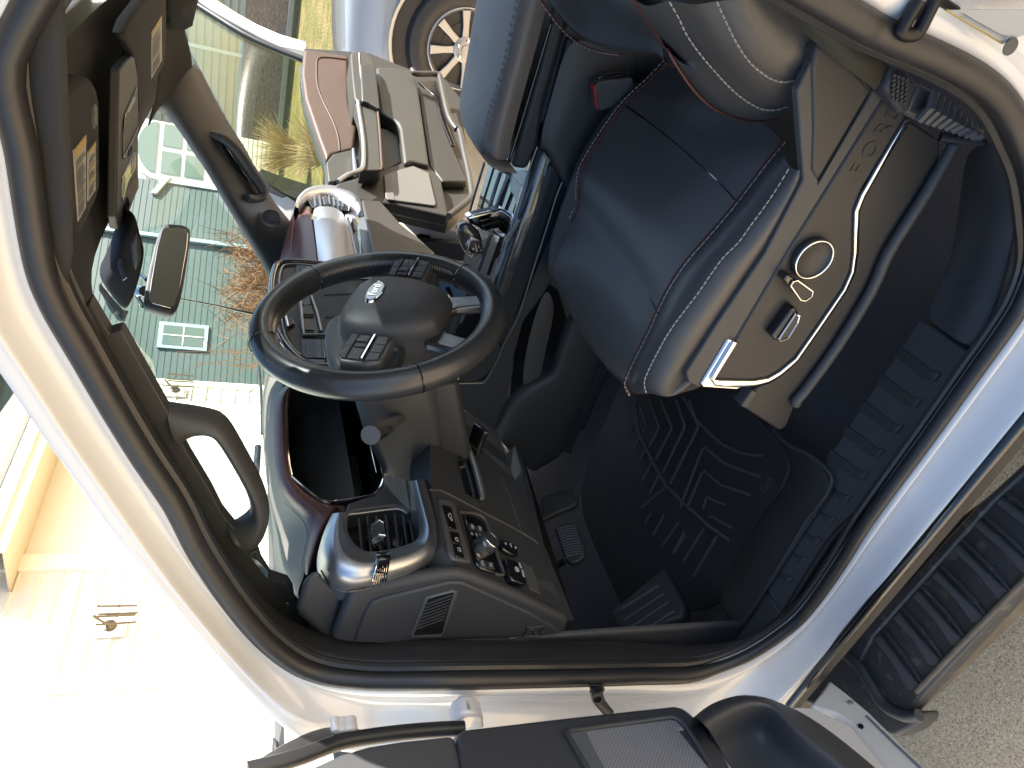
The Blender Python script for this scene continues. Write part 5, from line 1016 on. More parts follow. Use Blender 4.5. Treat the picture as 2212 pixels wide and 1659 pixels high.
box('front_end', (-2.5,1.33,.9), (.7,1.6,.5), M['darkplastic'], truck); box('chassis', (.3,1.33,.48), (5.4,1.3,.14), M['blackmetal'], truck); box('cargo_bed', (2.5,1.33,.95), (1.9,1.95,.75), M['white'], truck, bevel=.03)
box('rear_door', (.88,.50,.88), (1.35,.08,.62), M['white'], truck, bevel=.02); box('rear_door', (.88,2.17,.88), (1.35,.08,.62), M['white'], truck, bevel=.02); box('cab_back_wall', (1.5,1.33,1.1), (.05,1.5,.7), M['darkplastic'], truck)
for wx in (-1.93, 1.9):
    for wy in (.50, 2.16): lathe('truck_wheel', Vector((wx, wy, .42)), (0,1,0), [(.0001,-.10),(.24,-.10),(.27,-.12),(.39,-.13),(.42,-.10),(.42,.10),(.39,.13),(.0001,.12)], M['rubber'], truck, res=40)
tube('antenna', LY('d', [(1100,272,1.95),(1130,280,1.95),(1360,322,1.95),(1470,350,1.95),(1640,385,1.95)]), [.0016,.0018,.0022,.0035,.005], M['piano'], truck)
wip = tube('windshield_wiper', LX('d', [(1612,700,-1.5),(1625,850,-1.5),(1630,1000,-1.5),(1632,1120,-1.5)]), .005, M['piano'], truck); tube('windshield_wiper', LX('d', [(1605,1200,-1.45),(1600,1290,-1.45),(1592,1400,-1.42)]), .010, M['piano'], truck)

# passenger seat and rear bench, behind the armrest
def cushion(name, c, d, par, m=M['leather'], bev=.06): return box(name, c, d, m, par, bevel=bev, bseg=4)
ps = box('passenger_seat', (.12,1.76,.72), (.50,.44,.22), M['darkplastic'], truck, bevel=.03)
cushion('seat_cushion', (.10,1.76,.88), (.54,.50,.16), ps); o = cushion('seat_back', (.45,1.76,1.25), (.18,.50,.72), ps); o = cushion('head_restraint', (.52,1.76,1.66), (.10,.28,.16), ps, bev=.04)
rb_ = box('rear_bench', (1.05,1.33,.72), (.45,1.40,.30), M['darkplastic'], truck, bevel=.03)
cushion('bench_cushion', (1.02,1.33,.92), (.50,1.42,.14), rb_); cushion('bench_back', (1.36,1.33,1.25), (.16,1.42,.66), rb_)
# ================================================================== PASSENGER DOOR (open)
PDd = Vector((.225,.974,0)).normalized(); PDn = Vector((PDd.y,-PDd.x,0)); PD0 = Vector((-.80,2.2,1.0))
def LD(c, pts, d=0): return L(c, pts, pl=(PD0+PDn*d, PDn))
def ds(name, c, pts, d, th, m, par=None, bevel=.006, bseg=3): return slab(name, LD(c, pts, d) if isinstance(pts, list) else pts, PDn*-th, m, par, bevel=bevel, bseg=bseg)
pdoor = slab('passenger_door', LD('a', [(1893,300),(2180,320)], .0)+LD('D', [(500,290),(700,300),(1200,500),(1480,520),(1700,800),(1800,1659)], 0)+LD('b', [(900,1240),(740,1360),(400,1275),(190,1245),(20,1170)], 0)+LD('a', [(2040,1150),(2033,985),(1985,870),(1900,620),(1875,430)], 0), PDn*-.06, M['doorplastic'], truck, bevel=.01, bseg=3)
bu = slab('upper_trim', LD('a', [(1893,305),(2168,345)], .02)+LD('D', [(465,395),(478,830),(520,1030),(570,1090),(535,1330),(520,1342),(305,1395),(240,1460)], .02)+LD('a', [(2020,960),(1985,865),(1900,612),(1878,450)], .02), PDn*-.03, M['brown'], pdoor, bevel=.012, bseg=4)
tube('upper_trim_piping', LD('D', [(470,372),(300,350),(180,345),(140,365),(128,430),(135,640),(200,830),(290,1010),(345,1150),(372,1270),(378,1370)], .022), .003, M['brown'], bu, smooth_path=4)
ds('front_trim', 'D', [(235,1490),(305,1400),(520,1345),(545,1585),(440,1610),(330,1700),(260,1700)], .024, .03, M['doorplastic2'], pdoor, .004)
ds('door_handle', 'D', [(512,1330),(545,1325),(575,1590),(530,1585)], .05, .02, M['chrome'], pdoor, .003)
arm2 = ds('door_armrest', 'D', [(498,310),(520,282),(570,272),(660,282),(745,365),(775,460),(822,905),(790,890),(700,835),(560,815),(540,780),(515,560)], .11, .10, M['doorplastic2'], pdoor, .014, 4)
ds('armrest_side', 'D', [(600,420),(715,415),(775,465),(822,905),(790,892),(700,836),(620,818)], .118, .05, M['doorplastic'], arm2, .006)
tube('armrest_stitching', LD('D', [(590,300),(600,450),(615,620),(625,810)], .113), .002, M['thread'], arm2)
ds('pull_handle', 'D', [(555,820),(640,822),(740,848),(788,885),(810,1100),(845,1560),(820,1580),(600,1580),(650,1480),(645,1280),(600,1000),(550,850)], .10, .05, M['doorplastic2'], arm2, .008)
tube('pull_handle_edge', LD('D', [(580,830),(600,980),(625,1150),(640,1300),(640,1480),(610,1570),(460,1630),(360,1700)], .104), .007, M['greymetal'], arm2, smooth_path=3)
tube('pull_handle_edge', LD('D', [(790,900),(815,1150),(840,1540),(820,1580)], .102), .004, M['brown'], arm2)
ds('mid_panel', 'D', [(778,450),(960,455),(1160,492),(1228,620),(1290,1050),(1360,1530),(1170,1480),(1090,1500),(1075,1450),(1035,1120),(1010,1060),(985,1035),(830,945),(800,700)], .06, .05, M['doorplastic2'], pdoor, .010)
ds('grab_recess', 'D', [(800,905),(985,1035),(1035,1120),(1080,1480),(880,1600),(840,1590)], .012, .02, M['piano'], pdoor, .001)
ds('recess_floor', 'D', [(820,1110),(900,1130),(985,1180),(1050,1250),(1075,1480),(880,1570),(845,1560)], .02, .02, M['doorplastic2'], pdoor, .004)
ds('lower_panel', 'D', [(1235,650),(1420,740),(1460,900),(1540,1150),(1640,1400),(1780,1700),(1500,1700),(1365,1530),(1290,1050)], .03, .03, M['doorplastic'], pdoor, .008)
mpz = LD('D', [(1170,485),(1215,525),(1440,530),(1475,590),(1510,760),(1570,1000),(1650,1130)], .09)+LD('b', [(800,800),(835,960),(862,1080),(878,1180),(870,1240),(740,1345)], .09)
pocket = tube('map_pocket_rim', mpz, .011, M['doorplastic2'], pdoor, smooth_path=4, flat=1)
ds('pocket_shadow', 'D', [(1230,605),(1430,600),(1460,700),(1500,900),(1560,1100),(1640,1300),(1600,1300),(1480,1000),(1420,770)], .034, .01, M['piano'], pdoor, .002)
slab('speaker_panel', LD('b', [(40,1140),(250,1080),(450,1008),(520,1000),(615,1025),(690,1110),(740,1350),(400,1272),(195,1245),(20,1170)], .045), PDn*-.04, M['doorplastic'], pdoor, bevel=.008, bseg=3)
sp_ = slab('door_speaker', LD('b', [(334,1085),(380,1068),(518,1030),(615,1076),(660,1265),(650,1280),(360,1240),(346,1225)], .052), PDn*-.01, M['speakermesh2'], pdoor, bevel=.003)
slab('speaker_bar', LD('b', [(334,1085),(385,1070),(405,1245),(360,1240),(346,1225)], .054), PDn*-.006, M['speakermesh2'], sp_, bevel=.002)
# window frame of that door
slab('door_window_frame', LD('r', [(1000,-40),(1230,-20),(1500,150),(1700,262),(1950,370),(2230,450),(2230,560),(1950,500),(1540,330),(1280,180)], -.06), PDn*-.03, M['white'], pdoor, bevel=.006)
tube('window_seal', LD('r', [(900,-40),(1000,30),(1250,190),(1540,370),(1850,520),(2190,655)], -.03), .012, M['rubber'], pdoor, smooth_path=2)
tube('window_seal', LD('r', [(1000,-30),(1200,120),(1540,320),(1900,510),(2200,630)], -.045), .007, M['taupe'], pdoor, smooth_path=2)
slab('door_glass', LD('r', [(880,-50),(1540,380),(2190,665)], -.035)+LD('a', [(1885,560),(1960,800),(2030,980),(2040,1170),(1700,1180),(1500,900),(1180,300)], -.035), PDn*-.004, M['sideglass'], pdoor, bevel=0)
tube('belt_seal', LD('a', [(1875,420),(1895,610),(1975,860),(2025,985),(2035,1160)], -.02), .006, M['piano'], pdoor, smooth_path=2)
# passenger outside mirror
pm = LY('p', [(58,235,2.36),(95,225,2.36),(330,300,2.42),(580,395,2.46),(800,440,2.46),(800,560,2.40),(560,620,2.34),(380,540,2.33),(200,420,2.33)])
mm_ = slab('passenger_mirror', pm, Vector((-.10,.03,0)), M['darkplastic'], truck, bevel=.02, bseg=4)
slab('mirror_cap', LY('p', [(100,330,2.35),(130,345,2.35),(300,480,2.34),(540,640,2.33),(560,740,2.33),(420,760,2.33),(240,640,2.33),(130,480,2.34)]), Vector((-.09,.04,0)), M['white'], mm_, bevel=.02, bseg=4)
# ================================================================== DRIVER DOOR (open)
DDd = Vector((.33,-.944,0)).normalized(); DDn = Vector((-DDd.y, DDd.x, 0)); DD0 = Vector((-.86,.455,.8))
def LE(c, pts, d=0): return L(c, pts, pl=(DD0+DDn*d, DDn))
ddoor = slab('driver_door', LE('P', [(985,1582),(1200,1552),(1456,1524),(1482,1528),(1502,1548)], 0)+LE('i', [(700,1190),(880,1192),(1140,1310),(1370,1590),(1600,1900)], 0)+LE('P', [(1700,2000),(800,2000),(900,1700)], 0), DDn*-.07, M['white'], truck, bevel=.006)
mp_ = slab('door_panel', LE('h', [(785,1352),(830,1325),(1500,1248),(2140,1180),(2190,1188),(2225,1215)], .02)+LE('i', [(148,1236),(250,1330),(400,1580),(520,1800)], .02)+LE('P', [(1500,1900),(1000,1900),(1000,1659)], .02), DDn*-.05, M['blackplastic'], ddoor, bevel=.010, bseg=4)
slab('door_panel_upper', LE('t', [(460,1165),(540,1120),(760,1022),(1000,952),(1300,905),(1735,860),(1760,900),(1805,1080),(1800,1170),(1780,1500),(300,1500)], .015), DDn*-.04, M['greyplastic'], ddoor, bevel=.010, bseg=4)
spk = slab('door_speaker', LE('h', [(1484,1372),(1496,1356),(2115,1272),(2155,1282),(2212,1335)], .024)+LE('i', [(60,1335),(240,1560),(420,1800)], .024)+LE('P', [(1420,1900),(1370,1800)], .024), DDn*-.01, M['speakermesh'], mp_, bevel=.003)
slab('speaker_bar', LE('h', [(1484,1372),(1496,1356),(1592,1343),(1640,1450),(1745,1640),(1900,1900),(1800,1900),(1620,1640),(1560,1520)], .0255), DDn*-.008, M['greymetal'], spk, bevel=.002)
tube('speaker_recess_edge', LE('h', [(1640,1650),(1475,1372),(1490,1350),(2120,1262),(2170,1280),(2225,1335)], .023)+LE('i', [(260,1560)], .023), .004, M['blackplastic'], spk)
# moulded pocket / cup holder
pk_o = LE('i', [(148,1238),(200,1190),(270,1145),(400,1105),(480,1103),(560,1110),(640,1125),(720,1150),(860,1190),(1050,1310),(1395,1590),(1700,1900)], .05)
pk_m = LE('i', [(190,1280),(250,1230),(320,1185),(430,1140),(500,1138),(570,1145),(640,1165),(690,1200),(790,1290),(950,1420),(1250,1660),(1500,1900)], .09)
pk_i = LE('i', [(243,1328),(300,1290),(380,1245),(480,1200),(530,1190),(580,1190),(630,1200),(680,1240),(760,1330),(880,1440),(1100,1600),(1350,1850)], .085)
pk_d = LE('i', [(300,1420),(340,1400),(420,1370),(480,1350),(530,1345),(580,1350),(610,1370),(640,1400),(700,1470),(780,1560),(900,1700),(1100,1900)], .01)
pk_f = LE('i', [(400,1600),(420,1600),(450,1590),(480,1590),(500,1590),(520,1590),(540,1600),(560,1620),(600,1680),(640,1760),(700,1850),(800,1950)], .0)
pkt = grid('door_pocket', [[p-DDn*.05 for p in pk_o], pk_o, pk_m, pk_i, [a.lerp(b,.25) for a, b in zip(pk_i, pk_d)], pk_d, pk_f], M['blackplastic'], ddoor, sub=2)
slab('door_bottom_flange', LE('i', [(888,1190),(950,1110),(1000,1030),(1045,1065),(1110,1115),(1250,1232),(1420,1400),(1600,1580),(1900,1900),(1700,1900),(1365,1582),(1250,1430),(1150,1310),(1050,1240)], -.008), DDn*-.015, mat('pale_grey_primer', (.52,.55,.58), .4, coat=.4, mott=.06), ddoor, bevel=.004)
slab('drain_hole', LE('i', [(1178,1306),(1192,1300),(1214,1312),(1216,1330),(1202,1336),(1180,1322)], -.0065), DDn*-.003, M['piano'], ddoor, bevel=.0005)
lathe('flange_clip', V('i', 1131, 1172, pl=(DD0+DDn*-.006, DDn)), DDn, [(.0001,0),(.004,0),(.004,.002),(.0001,.003)], M['greymetal'], ddoor, res=16)
tube('flange_seam', LE('i', [(1230,1255),(1420,1440),(1600,1610)], -.0065), .002, M['greymetal'], ddoor)
tube('door_edge_seal', LE('t', [(-60,1180),(200,1120),(410,1058),(600,985),(760,930),(1000,888),(1300,850),(1600,825),(1830,815)], -.01), .010, M['rubber'], ddoor, smooth_path=4)
grid('door_seal_boot', [LE('t', [(-60,1150),(60,1090),(200,990),(400,893),(500,855),(600,822),(700,815),(820,824),(990,858)], -.03), LE('t', [(-60,1200),(100,1130),(300,1050),(400,985),(520,930),(640,890),(730,870),(850,862),(1000,862)], -.02), LE('t', [(-60,1200),(100,1160),(310,1075),(450,1045),(560,990),(700,945),(800,915),(900,895),(1050,872)], -.01)], M['rubber'], ddoor, sub=2, solid=.004)
slab('driver_mirror_arm', LE('t', [(163,862),(220,925),(216,1000),(168,1004)], -.12), DDn*-.04, M['darkplastic'], ddoor, bevel=.004)
# hinge, bolts, check strap on the pillar
YH = .495
hg = L('h', [(750,1345),(778,1290),(830,1253),(860,1246),(920,1245),(955,1275),(962,1345)], y=YH-.02)
slab('door_hinge', hg, Vector((.0,.03,0)), M['white'], truck, bevel=.012, bseg=4)
for x, y, r in ((2085,1320,.006),(2125,1332,.010),(2175,1325,.010)): lathe('hinge_bolt', V('g', x, y, y=YH-.016), (0,-1,0), [(.0001,-.01),(r,-.01),(r,.004),(r*.7,.007),(.0001,.007)], M['white'], truck, res=12)
cs = tube('door_check_strap', L('h', [(1655,1090),(1665,1150),(1700,1200),(1735,1240)], y=YH-.018), [.010,.009,.008,.008], M['blackmetal'], truck, flat=.6, smooth_path=2)
slab('strap_bracket', L('h', [(1608,1070),(1698,1068),(1712,1098),(1700,1112),(1690,1098),(1640,1100),(1632,1130),(1620,1100)], y=YH-.022), Vector((0,.005,0)), M['blackmetal'], cs, bevel=.002)
for x, y in ((1660,1085),(1662,1150)): lathe('strap_rivet', V('h', x, y, y=YH-.028), (0,-1,0), [(.0001,0),(.006,0),(.006,.004),(.0001,.006)], M['blackmetal'], cs, res=16)
# rocker edge, running board
tube('rocker_moulding', [V('P',2240,872,y=.462), V('P',2048,1104,y=.462), V('P',1880,1306,y=.462), V('P',1705,1520,y=.462)], .008, M['piano'], truck)
slab('rocker_inner', [V('P',2240,872,y=.475), V('P',1705,1520,y=.475), V('P',1705,1520,y=.475)+Vector((-.3,0,-.035)), V('P',2240,872,y=.475)+Vector((.6,0,-.035)), V('P',2240,872,y=.475)+Vector((.6,0,0))], Vector((0,.02,0)), M['rubber'], truck, bevel=0)
BZ = .43
rbin, rbout = ('i', [(1925,-60),(1500,400),(1078,828)]), None
rb = slab('running_board', L('i', [(2700,-650),(1750,60),(1535,250),(1330,480),(1040,838),(1180,925),(1250,1020),(1350,1180),(1480,1243)], z=BZ)+L('i', [(2212,445),(2900,-200)], z=BZ), Vector((0,0,-.035)), M['runboard'], truck, bevel=.006, bseg=3)
slab('board_side', [V('i',1480,1243,z=BZ-.002), V('i',2212,445,z=BZ-.002), V('i',2900,-300,z=BZ-.002), V('i',2900,-100,z=BZ-.075), V('i',2212,620,z=BZ-.075), V('i',1565,1237,z=BZ-.075)], Vector((0,.01,0)), mat('dusty_board_side', (.11,.088,.06), .5, mott=.35, mscale=16, dust=((.24,.20,.15), 24, .5, .9)), rb, bevel=.004)
slab('board_end_cap', L('i', [(780,1140),(860,1060),(1040,835),(1075,840),(1190,925),(1260,1030),(1350,1175),(1475,1240),(1568,1235),(1562,1290),(1500,1345),(1412,1390),(1300,1360),(1050,1250),(890,1185)], z=BZ+.004), Vector((0,0,-.05)), M['runboard'], rb, bevel=.014, bseg=4)
tube('end_cap_edge', L('i', [(1050,840),(1170,930),(1250,1050),(1340,1190),(1470,1258),(1560,1250)], z=BZ+.006), .010, M['darkplastic'], rb, smooth_path=4)
mb = MB(); mr = MB()
pads = [((1290,765),(1510,1070)), ((1410,635),(1640,915)), ((1530,500),(1780,790)), ((1650,372),(1915,655)), ((1778,210),(2070,505)), ((1912,60),(2230,350)), ((2050,-80),(2400,200))]
for (a, b) in pads:
    dx, dy = b[0]-a[0], b[1]-a[1]; l = math.hypot(dx, dy); nx, ny = -dy/l, dx/l
    w = 34
    mb.prism(L('i', [(a[0]+nx*w*.6,a[1]+ny*w*.6), (a[0]+dx*.5+nx*w*.55+12,a[1]+dy*.5+ny*w*.55), (b[0]+nx*w,b[1]+ny*w), (b[0]+30,b[1]+26), (b[0]-nx*w+20,b[1]-ny*w+6), (a[0]+dx*.5-nx*w*.8+10,a[1]+dy*.5-ny*w*.8), (a[0]-nx*w*.7,a[1]-ny*w*.7)], z=BZ+.0025), Vector((0,0,-.004)))
    mr.tube(L('i', [(a[0]-nx*(w+38),a[1]-ny*(w+38)), (a[0]+dx*.6-nx*(w+44),a[1]+dy*.6-ny*(w+44)), (b[0]-nx*(w+20)+30,b[1]-ny*(w+20)+20)], z=BZ+.001), .003, res=6)
    mr.tube(L('i', [(a[0]-nx*w*.9,a[1]-ny*w*.9), (a[0]+dx*.6-nx*w,a[1]+dy*.6-ny*w), (b[0]-nx*w+18,b[1]-ny*w+8)], z=BZ+.002), .0022, res=6)
mb.build('tread_pads', M['runpad'], rb, bevel=.001, bseg=1); mr.build('tread_ribs', M['runboard'], rb)
tube('board_outer_bead', L('i', [(1540,1105),(1800,830),(2212,412),(2800,-180)], z=BZ+.003), .005, mat('dust_line', (.12,.10,.075), .8, mott=.4, mscale=60), rb)
slab('board_inner_rail', L('i', [(2700,-760),(1925,-60),(1500,400),(1075,830),(1190,925),(1275,760),(2010,-60),(2700,-700)], z=BZ+.006), Vector((0,0,-.02)), M['runboard'], rb, bevel=.004)
# latch striker and certification sticker on the rear pillar
sk = L('c', [(1558,0),(1520,60),(1460,160),(1452,195),(1480,215),(1530,215),(1560,190),(1620,70),(1655,0)], y=.50)
stk = tube('door_striker', sk, .0055, M['blackmetal'], truck, smooth_path=4, res=10)
slab('striker_plate', L('c', [(1520,-40),(1530,-5),(1640,8),(1680,45),(1730,70),(1810,80),(1832,50),(1780,15),(1700,-40)], y=.507), Vector((0,.01,0)), M['blackmetal'], stk, bevel=.002)
def on_pillar(pts): 
    return [onb('c', a, b, off=-.040) for a, b in pts]
# ================================================================== OUTSIDE
M['siding'] = mat('white_vinyl_siding', (.74, .72, .66), .5, mott=.03)
M['trimw'] = mat('white_trim_board', (.82, .80, .74), .45, mott=.03)
M['teal'] = mat('sage_green_siding', (.085, .120, .110), .6, mott=.06, mscale=3)
M['tan'] = mat('tan_siding', (.50, .46, .34), .6, mott=.05, mscale=3)
M['shingle'] = mat('asphalt_shingles', (.20, .17, .14), .9, mott=.5, mscale=30, bump=('noise', 60, .01, .8), stretch=(1, .5, 3))
M['stone'] = mat('brown_stone_veneer', (.42, .29, .19), .9, mott=.6, mscale=9, bump=('noise', 14, .05, .8), stretch=(1, 1, 2.4))
M['soffit'] = mat('tan_soffit', (.45, .38, .26), .7, mott=.05)
M['pane'] = mat('window_pane', (.05, .07, .07), .05, coat=1)
M['bark'] = mat('grey_bark', (.12, .09, .07), .9, mott=.3, mscale=12)
M['twig'] = mat('russet_twigs', (.26, .13, .06), .9, mott=.4, mscale=3)
M['straw'] = mat('straw_grass_blades', (.42, .33, .19), .9, mott=.4, mscale=8)
M['lampmetal'] = mat('dark_bronze_metal', (.13, .095, .055), .4, metal=.7)
M['lampglass'] = glassmat('clear_lantern_glass', (.9, .9, .85))
def siding(name, o, d, n, length, z0, z1, m, par, lap=.115, out=.012):
    """lapped boards: real steps, one mesh"""
    o, d, n = Vector(o), Vector(d).normalized(), Vector(n).normalized(); mb = MB(); k = 0; z = z0
    while z < z1-.01:
        h = min(lap, z1-z); a = o+Vector((0,0,z)); 
        mb.add([a+n*out, a+d*length+n*out, a+d*length+Vector((0,0,h)), a+Vector((0,0,h)), a, a+d*length], [(0,1,2,3), (5,4,0,1)][:1]+[(4,5,1,0)])
        z += lap
    return mb.build(name, m, par, fixn=False, smooth=False)
# ---- white garage straight ahead of the truck, sunlit
GX = -6.6
gar = thing('garage', 'sunlit white lap-sided garage front with two garage doors and a shingled eave', 'garage', (GX, 4, 0))
box('wall', (GX-.15, 2.9, 1.9), (.26, 12.1, 3.8), M['siding'], gar, bevel=0)
for y0, y1 in ((4.34,5.60),(-2.2,-1.2),(8.50,8.90)): siding('lap_siding', (GX-.018, y0, 0), (0,1,0), (1,0,0), y1-y0, 0, 3.7, M['siding'], gar, .19, .03)
siding('lap_siding', (GX-.018, -2.2, 0), (0,1,0), (1,0,0), 7.8, 3.02, 5.2, M['siding'], gar, .19, .018)
box('corner_board', (GX+.01, 5.70, 2.6), (.06,.20,5.2), M['trimw'], gar, bevel=.004); box('corner_board', (GX+.01, 8.93, 1.7), (.06,.10,3.5), M['trimw'], gar, bevel=.004)
for y0, y1, zt in ((-1.0,4.2,2.85),(5.95,8.35,2.60)):
    fr_ = box('door_casing', (GX+.012, (y0+y1)/2, zt+.07), (.05, y1-y0+.28, .14), M['trimw'], gar, bevel=.004)
    box('casing_side', (GX+.012, y1+.07, zt/2), (.05,.13,zt), M['trimw'], fr_, bevel=.004); box('casing_side', (GX+.012, y0-.07, zt/2), (.05,.13,zt), M['trimw'], fr_, bevel=.004)
    gd = box('garage_door', (GX-.03, (y0+y1)/2, zt/2), (.06, y1-y0, zt), M['trimw'], gar, bevel=0)
    mb = MB()
    nrow, ncol = 4, int((y1-y0)/.62)
    for r in range(nrow):
        for c in range(ncol): mb.box((GX+.003, y0+(c+.5)*(y1-y0)/ncol, (r+.5)*zt/nrow), (.02, (y1-y0)/ncol-.14, zt/nrow-.16))
    mb.build('raised_panels', M['trimw'], gd, smooth=False, bevel=.006)
box('gable_wall', (GX-.15, 1.6, 4.5), (.26, 8.1, 1.5), M['siding'], gar, bevel=0)
rfm = slab('eave_soffit', [Vector((GX+.62,5.35,3.42)), Vector((GX+.62,9.3,3.42)), Vector((GX-.1,9.3,3.42)), Vector((GX-.1,5.35,3.42))], Vector((0,0,.02)), M['soffit'], gar, bevel=0)
slab('fascia', [Vector((GX+.64,5.30,3.40)), Vector((GX+.64,9.35,3.40)), Vector((GX+.64,9.35,3.60)), Vector((GX+.64,5.30,3.60))], Vector((-.02,0,0)), M['trimw'], gar, bevel=.003)
tube('gutter', [Vector((GX+.70,5.28,3.55)), Vector((GX+.70,9.36,3.55))], .06, M['trimw'], gar, res=10)
slab('roof', [Vector((GX+.70,5.28,3.62)), Vector((GX+.70,9.4,3.62)), Vector((GX-2.6,9.4,5.4)), Vector((GX-2.6,5.28,5.4))], Vector((0,0,.05)), M['shingle'], gar, bevel=.01)
def lantern(name, y, z, label):
    X = GX+.02; t = thing(name, label, 'wall lantern', (X, y, z), 'coach lanterns on the garage front')
    for k, (w, h) in enumerate(((.20,.30),(.15,.25))): box('mount_block', (X+.012+.02*k, y, z), (.024, w, h), M['trimw'], t, bevel=.004)
    lathe('back_plate', Vector((X+.045, y, z)), (1,0,0), [(.0001,0),(.065,0),(.065,.012),(.05,.02),(.0001,.025)], M['lampmetal'], t)
    cx_ = X+.21; tube('arm', [Vector((X+.06,y,z)), Vector((X+.12,y,z+.06)), Vector((cx_,y,z+.13))], .012, M['lampmetal'], t, smooth_path=4)
    cap = lathe('cap', Vector((cx_, y, z+.10)), (0,0,1), [(.0001,-.01),(.150,-.014),(.150,.004),(.09,.045),(.03,.05),(.012,.055),(.012,.07),(.020,.080),(.012,.095),(.0001,.10)], M['lampmetal'], t)
    for a in range(4):
        an = math.pi/4+a*math.pi/2; tube('post', [Vector((cx_+.085*math.cos(an), y+.085*math.sin(an), z+.10)), Vector((cx_+.075*math.cos(an), y+.075*math.sin(an), z-.24))], .011, M['lampmetal'], t, res=6)
    tube('bottom_ring', ringpts(Vector((cx_,y,z-.24)), (0,0,1), .088, 28), .013, M['lampmetal'], t, closed=True)
    lathe('glass', Vector((cx_, y, z-.235)), (0,0,1), [(.066,0),(.076,.33)], M['lampglass'], t, caps=False); lathe('socket', Vector((cx_,y,z+.02)), (0,0,1), [(.0001,0),(.02,0),(.024,.07),(.0001,.07)], M['lampmetal'], t)
    lathe('bulb', Vector((cx_,y,z-.07)), (0,0,1), [(.0001,0),(.02,.015),(.03,.05),(.014,.09),(.0001,.09)], M['label'], t)
lantern('wall_lantern', 4.86, 2.50, 'bronze and glass coach lantern on its white block beside the wide garage door')
lantern('wall_lantern', 8.70, 2.30, 'bronze coach lantern at the far garage corner, seen through the windshield')
# ---- sage green house beyond the windshield
TD = Vector((.518,.855,0)).normalized(); TN = Vector((TD.y,-TD.x,0)); T0 = Vector((-9.39,14.0,0))
def TT(a, z, n=0): return T0+TD*(a-7.15)+TN*n+Vector((0,0,z))
th_ = thing('sage_green_house', 'sage green lap-sided house with a small white framed window and white corner trim', 'house', TT(5, 0))
siding('lap_siding', TT(-4, 0), TD, TN, 15.4, .2, 6.0, M['teal'], th_, .125, .009)
slab('wall', [TT(-4,.0,-.02), TT(11.42,.0,-.02), TT(11.42,6.0,-.02), TT(-4,6.0,-.02)], TN*-.3, M['teal'], th_, bevel=0)
box('corner_trim', TT(11.46,1.75,.02), (.16,.05,3.5), M['trimw'], th_, (TD,TN,Vector((0,0,1))), bevel=.004)
slab('rake_board', [TT(11.52,3.25,.08), TT(11.52,3.36,.08), TT(11.0,3.62,.08), TT(11.0,3.50,.08)], TN*-.1, M['trimw'], th_, bevel=.01)
box('frieze_board', TT(7,5.9,.12), (9,.24,.2), M['trimw'], th_, (TD,TN,Vector((0,0,1))), bevel=.004)
box('downspout', TT(9.86,3.0,.06), (.10,.08,5.6), mat('pale_blue_downspout', (.36,.46,.47), .5), th_, (TD,TN,Vector((0,0,1))), bevel=.01)
win = box('window', TT(7.42,2.63,.02), (.62,.06,.98), mat('pale_blue_frame', (.40,.52,.54), .5), th_, (TD,TN,Vector((0,0,1))), bevel=.004)
box('window_glass', TT(7.42,2.63,.052), (.46,.01,.80), mat('reflecting_pane', (.10,.14,.13), .08, coat=1), win, (TD,TN,Vector((0,0,1))), bevel=0)
mb = MB(); mb.box(TT(7.42,2.63,.058), (.025,.015,.80), (TD,TN,Vector((0,0,1))))
for z in (0,): mb.box(TT(7.42,2.63+z,.058), (.46,.012,.022), (TD,TN,Vector((0,0,1))))
mb.build('muntins', M['trimw'], win, smooth=False)
# ---- tan house with stone base beyond the passenger window
HY = 22.0
tan = thing('tan_house', 'tan sided house with brown stone base across the lawn, seen through the passenger door glass', 'house', (-3, HY, .9))
siding('lap_siding', (-7.2, HY, 0), (1,0,0), (0,-1,0), 16, 1.92, 5.4, M['tan'], tan, .2, .06)
slab('wall', [Vector((-7.2,HY+.02,.5)), Vector((9,HY+.02,.5)), Vector((9,HY+.02,5.4)), Vector((-7.2,HY+.02,5.4))], Vector((0,.3,0)), M['tan'], tan, bevel=0)
box('stone_base', (.9, HY-.06, 1.3), (16.2,.16,1.28), M['stone'], tan, bevel=.01)
box('downspout', (-5.0, HY-.08, 3.2), (.09,.08,3.6), M['trimw'], tan, bevel=.01)
tag(box('garden_edging', (.5, HY-1.6, .86), (15,.12,.14), mat('pale_edging_timber', (.45,.40,.30), .8, mott=.2), bevel=.02), 'pale timber garden edging between the lawn and the stone-based house', 'edging')
# ---- white house with an arched window
wh = thing('white_house', 'bright white house with an arched upper window, seen past the passenger pillar', 'house', (-16, 34, .9))
wc = V('m', 1040, 200, y=34); Xw = Vector((.75,.66,0)).normalized(); Nw = Vector((Xw.y,-Xw.x,0)); Zw = Vector((0,0,1)); w0 = Vector((wc.x, wc.y, 0))-Xw*9
siding('lap_siding', w0, Xw, Nw, 16, .5, 9, M['siding'], wh, .2, .02)
slab('wall', [w0-Nw*.02+Zw*.5, w0-Nw*.02+Xw*16+Zw*.5, w0-Nw*.02+Xw*16+Zw*9, w0-Nw*.02+Zw*9], Nw*-.3, M['siding'], wh, bevel=0)
wb_ = slab('arched_window', [wc+Xw*(1.45*math.cos(a*math.pi/12))+Zw*(.75+1.1*math.sin(a*math.pi/12)) for a in range(13)]+[wc-Xw*1.45-Zw*1.5, wc+Xw*1.45-Zw*1.5], Nw*.08, M['trimw'], wh, bevel=.01)
gp = mat('pale_green_pane', (.22,.28,.22), .1, coat=1)
slab('arch_pane', [wc+Xw*(1.15*math.cos(a*math.pi/10))+Zw*(.85+.75*math.sin(a*math.pi/10))+Nw*.09 for a in range(11)], Nw*.02, gp, wb_, bevel=0)
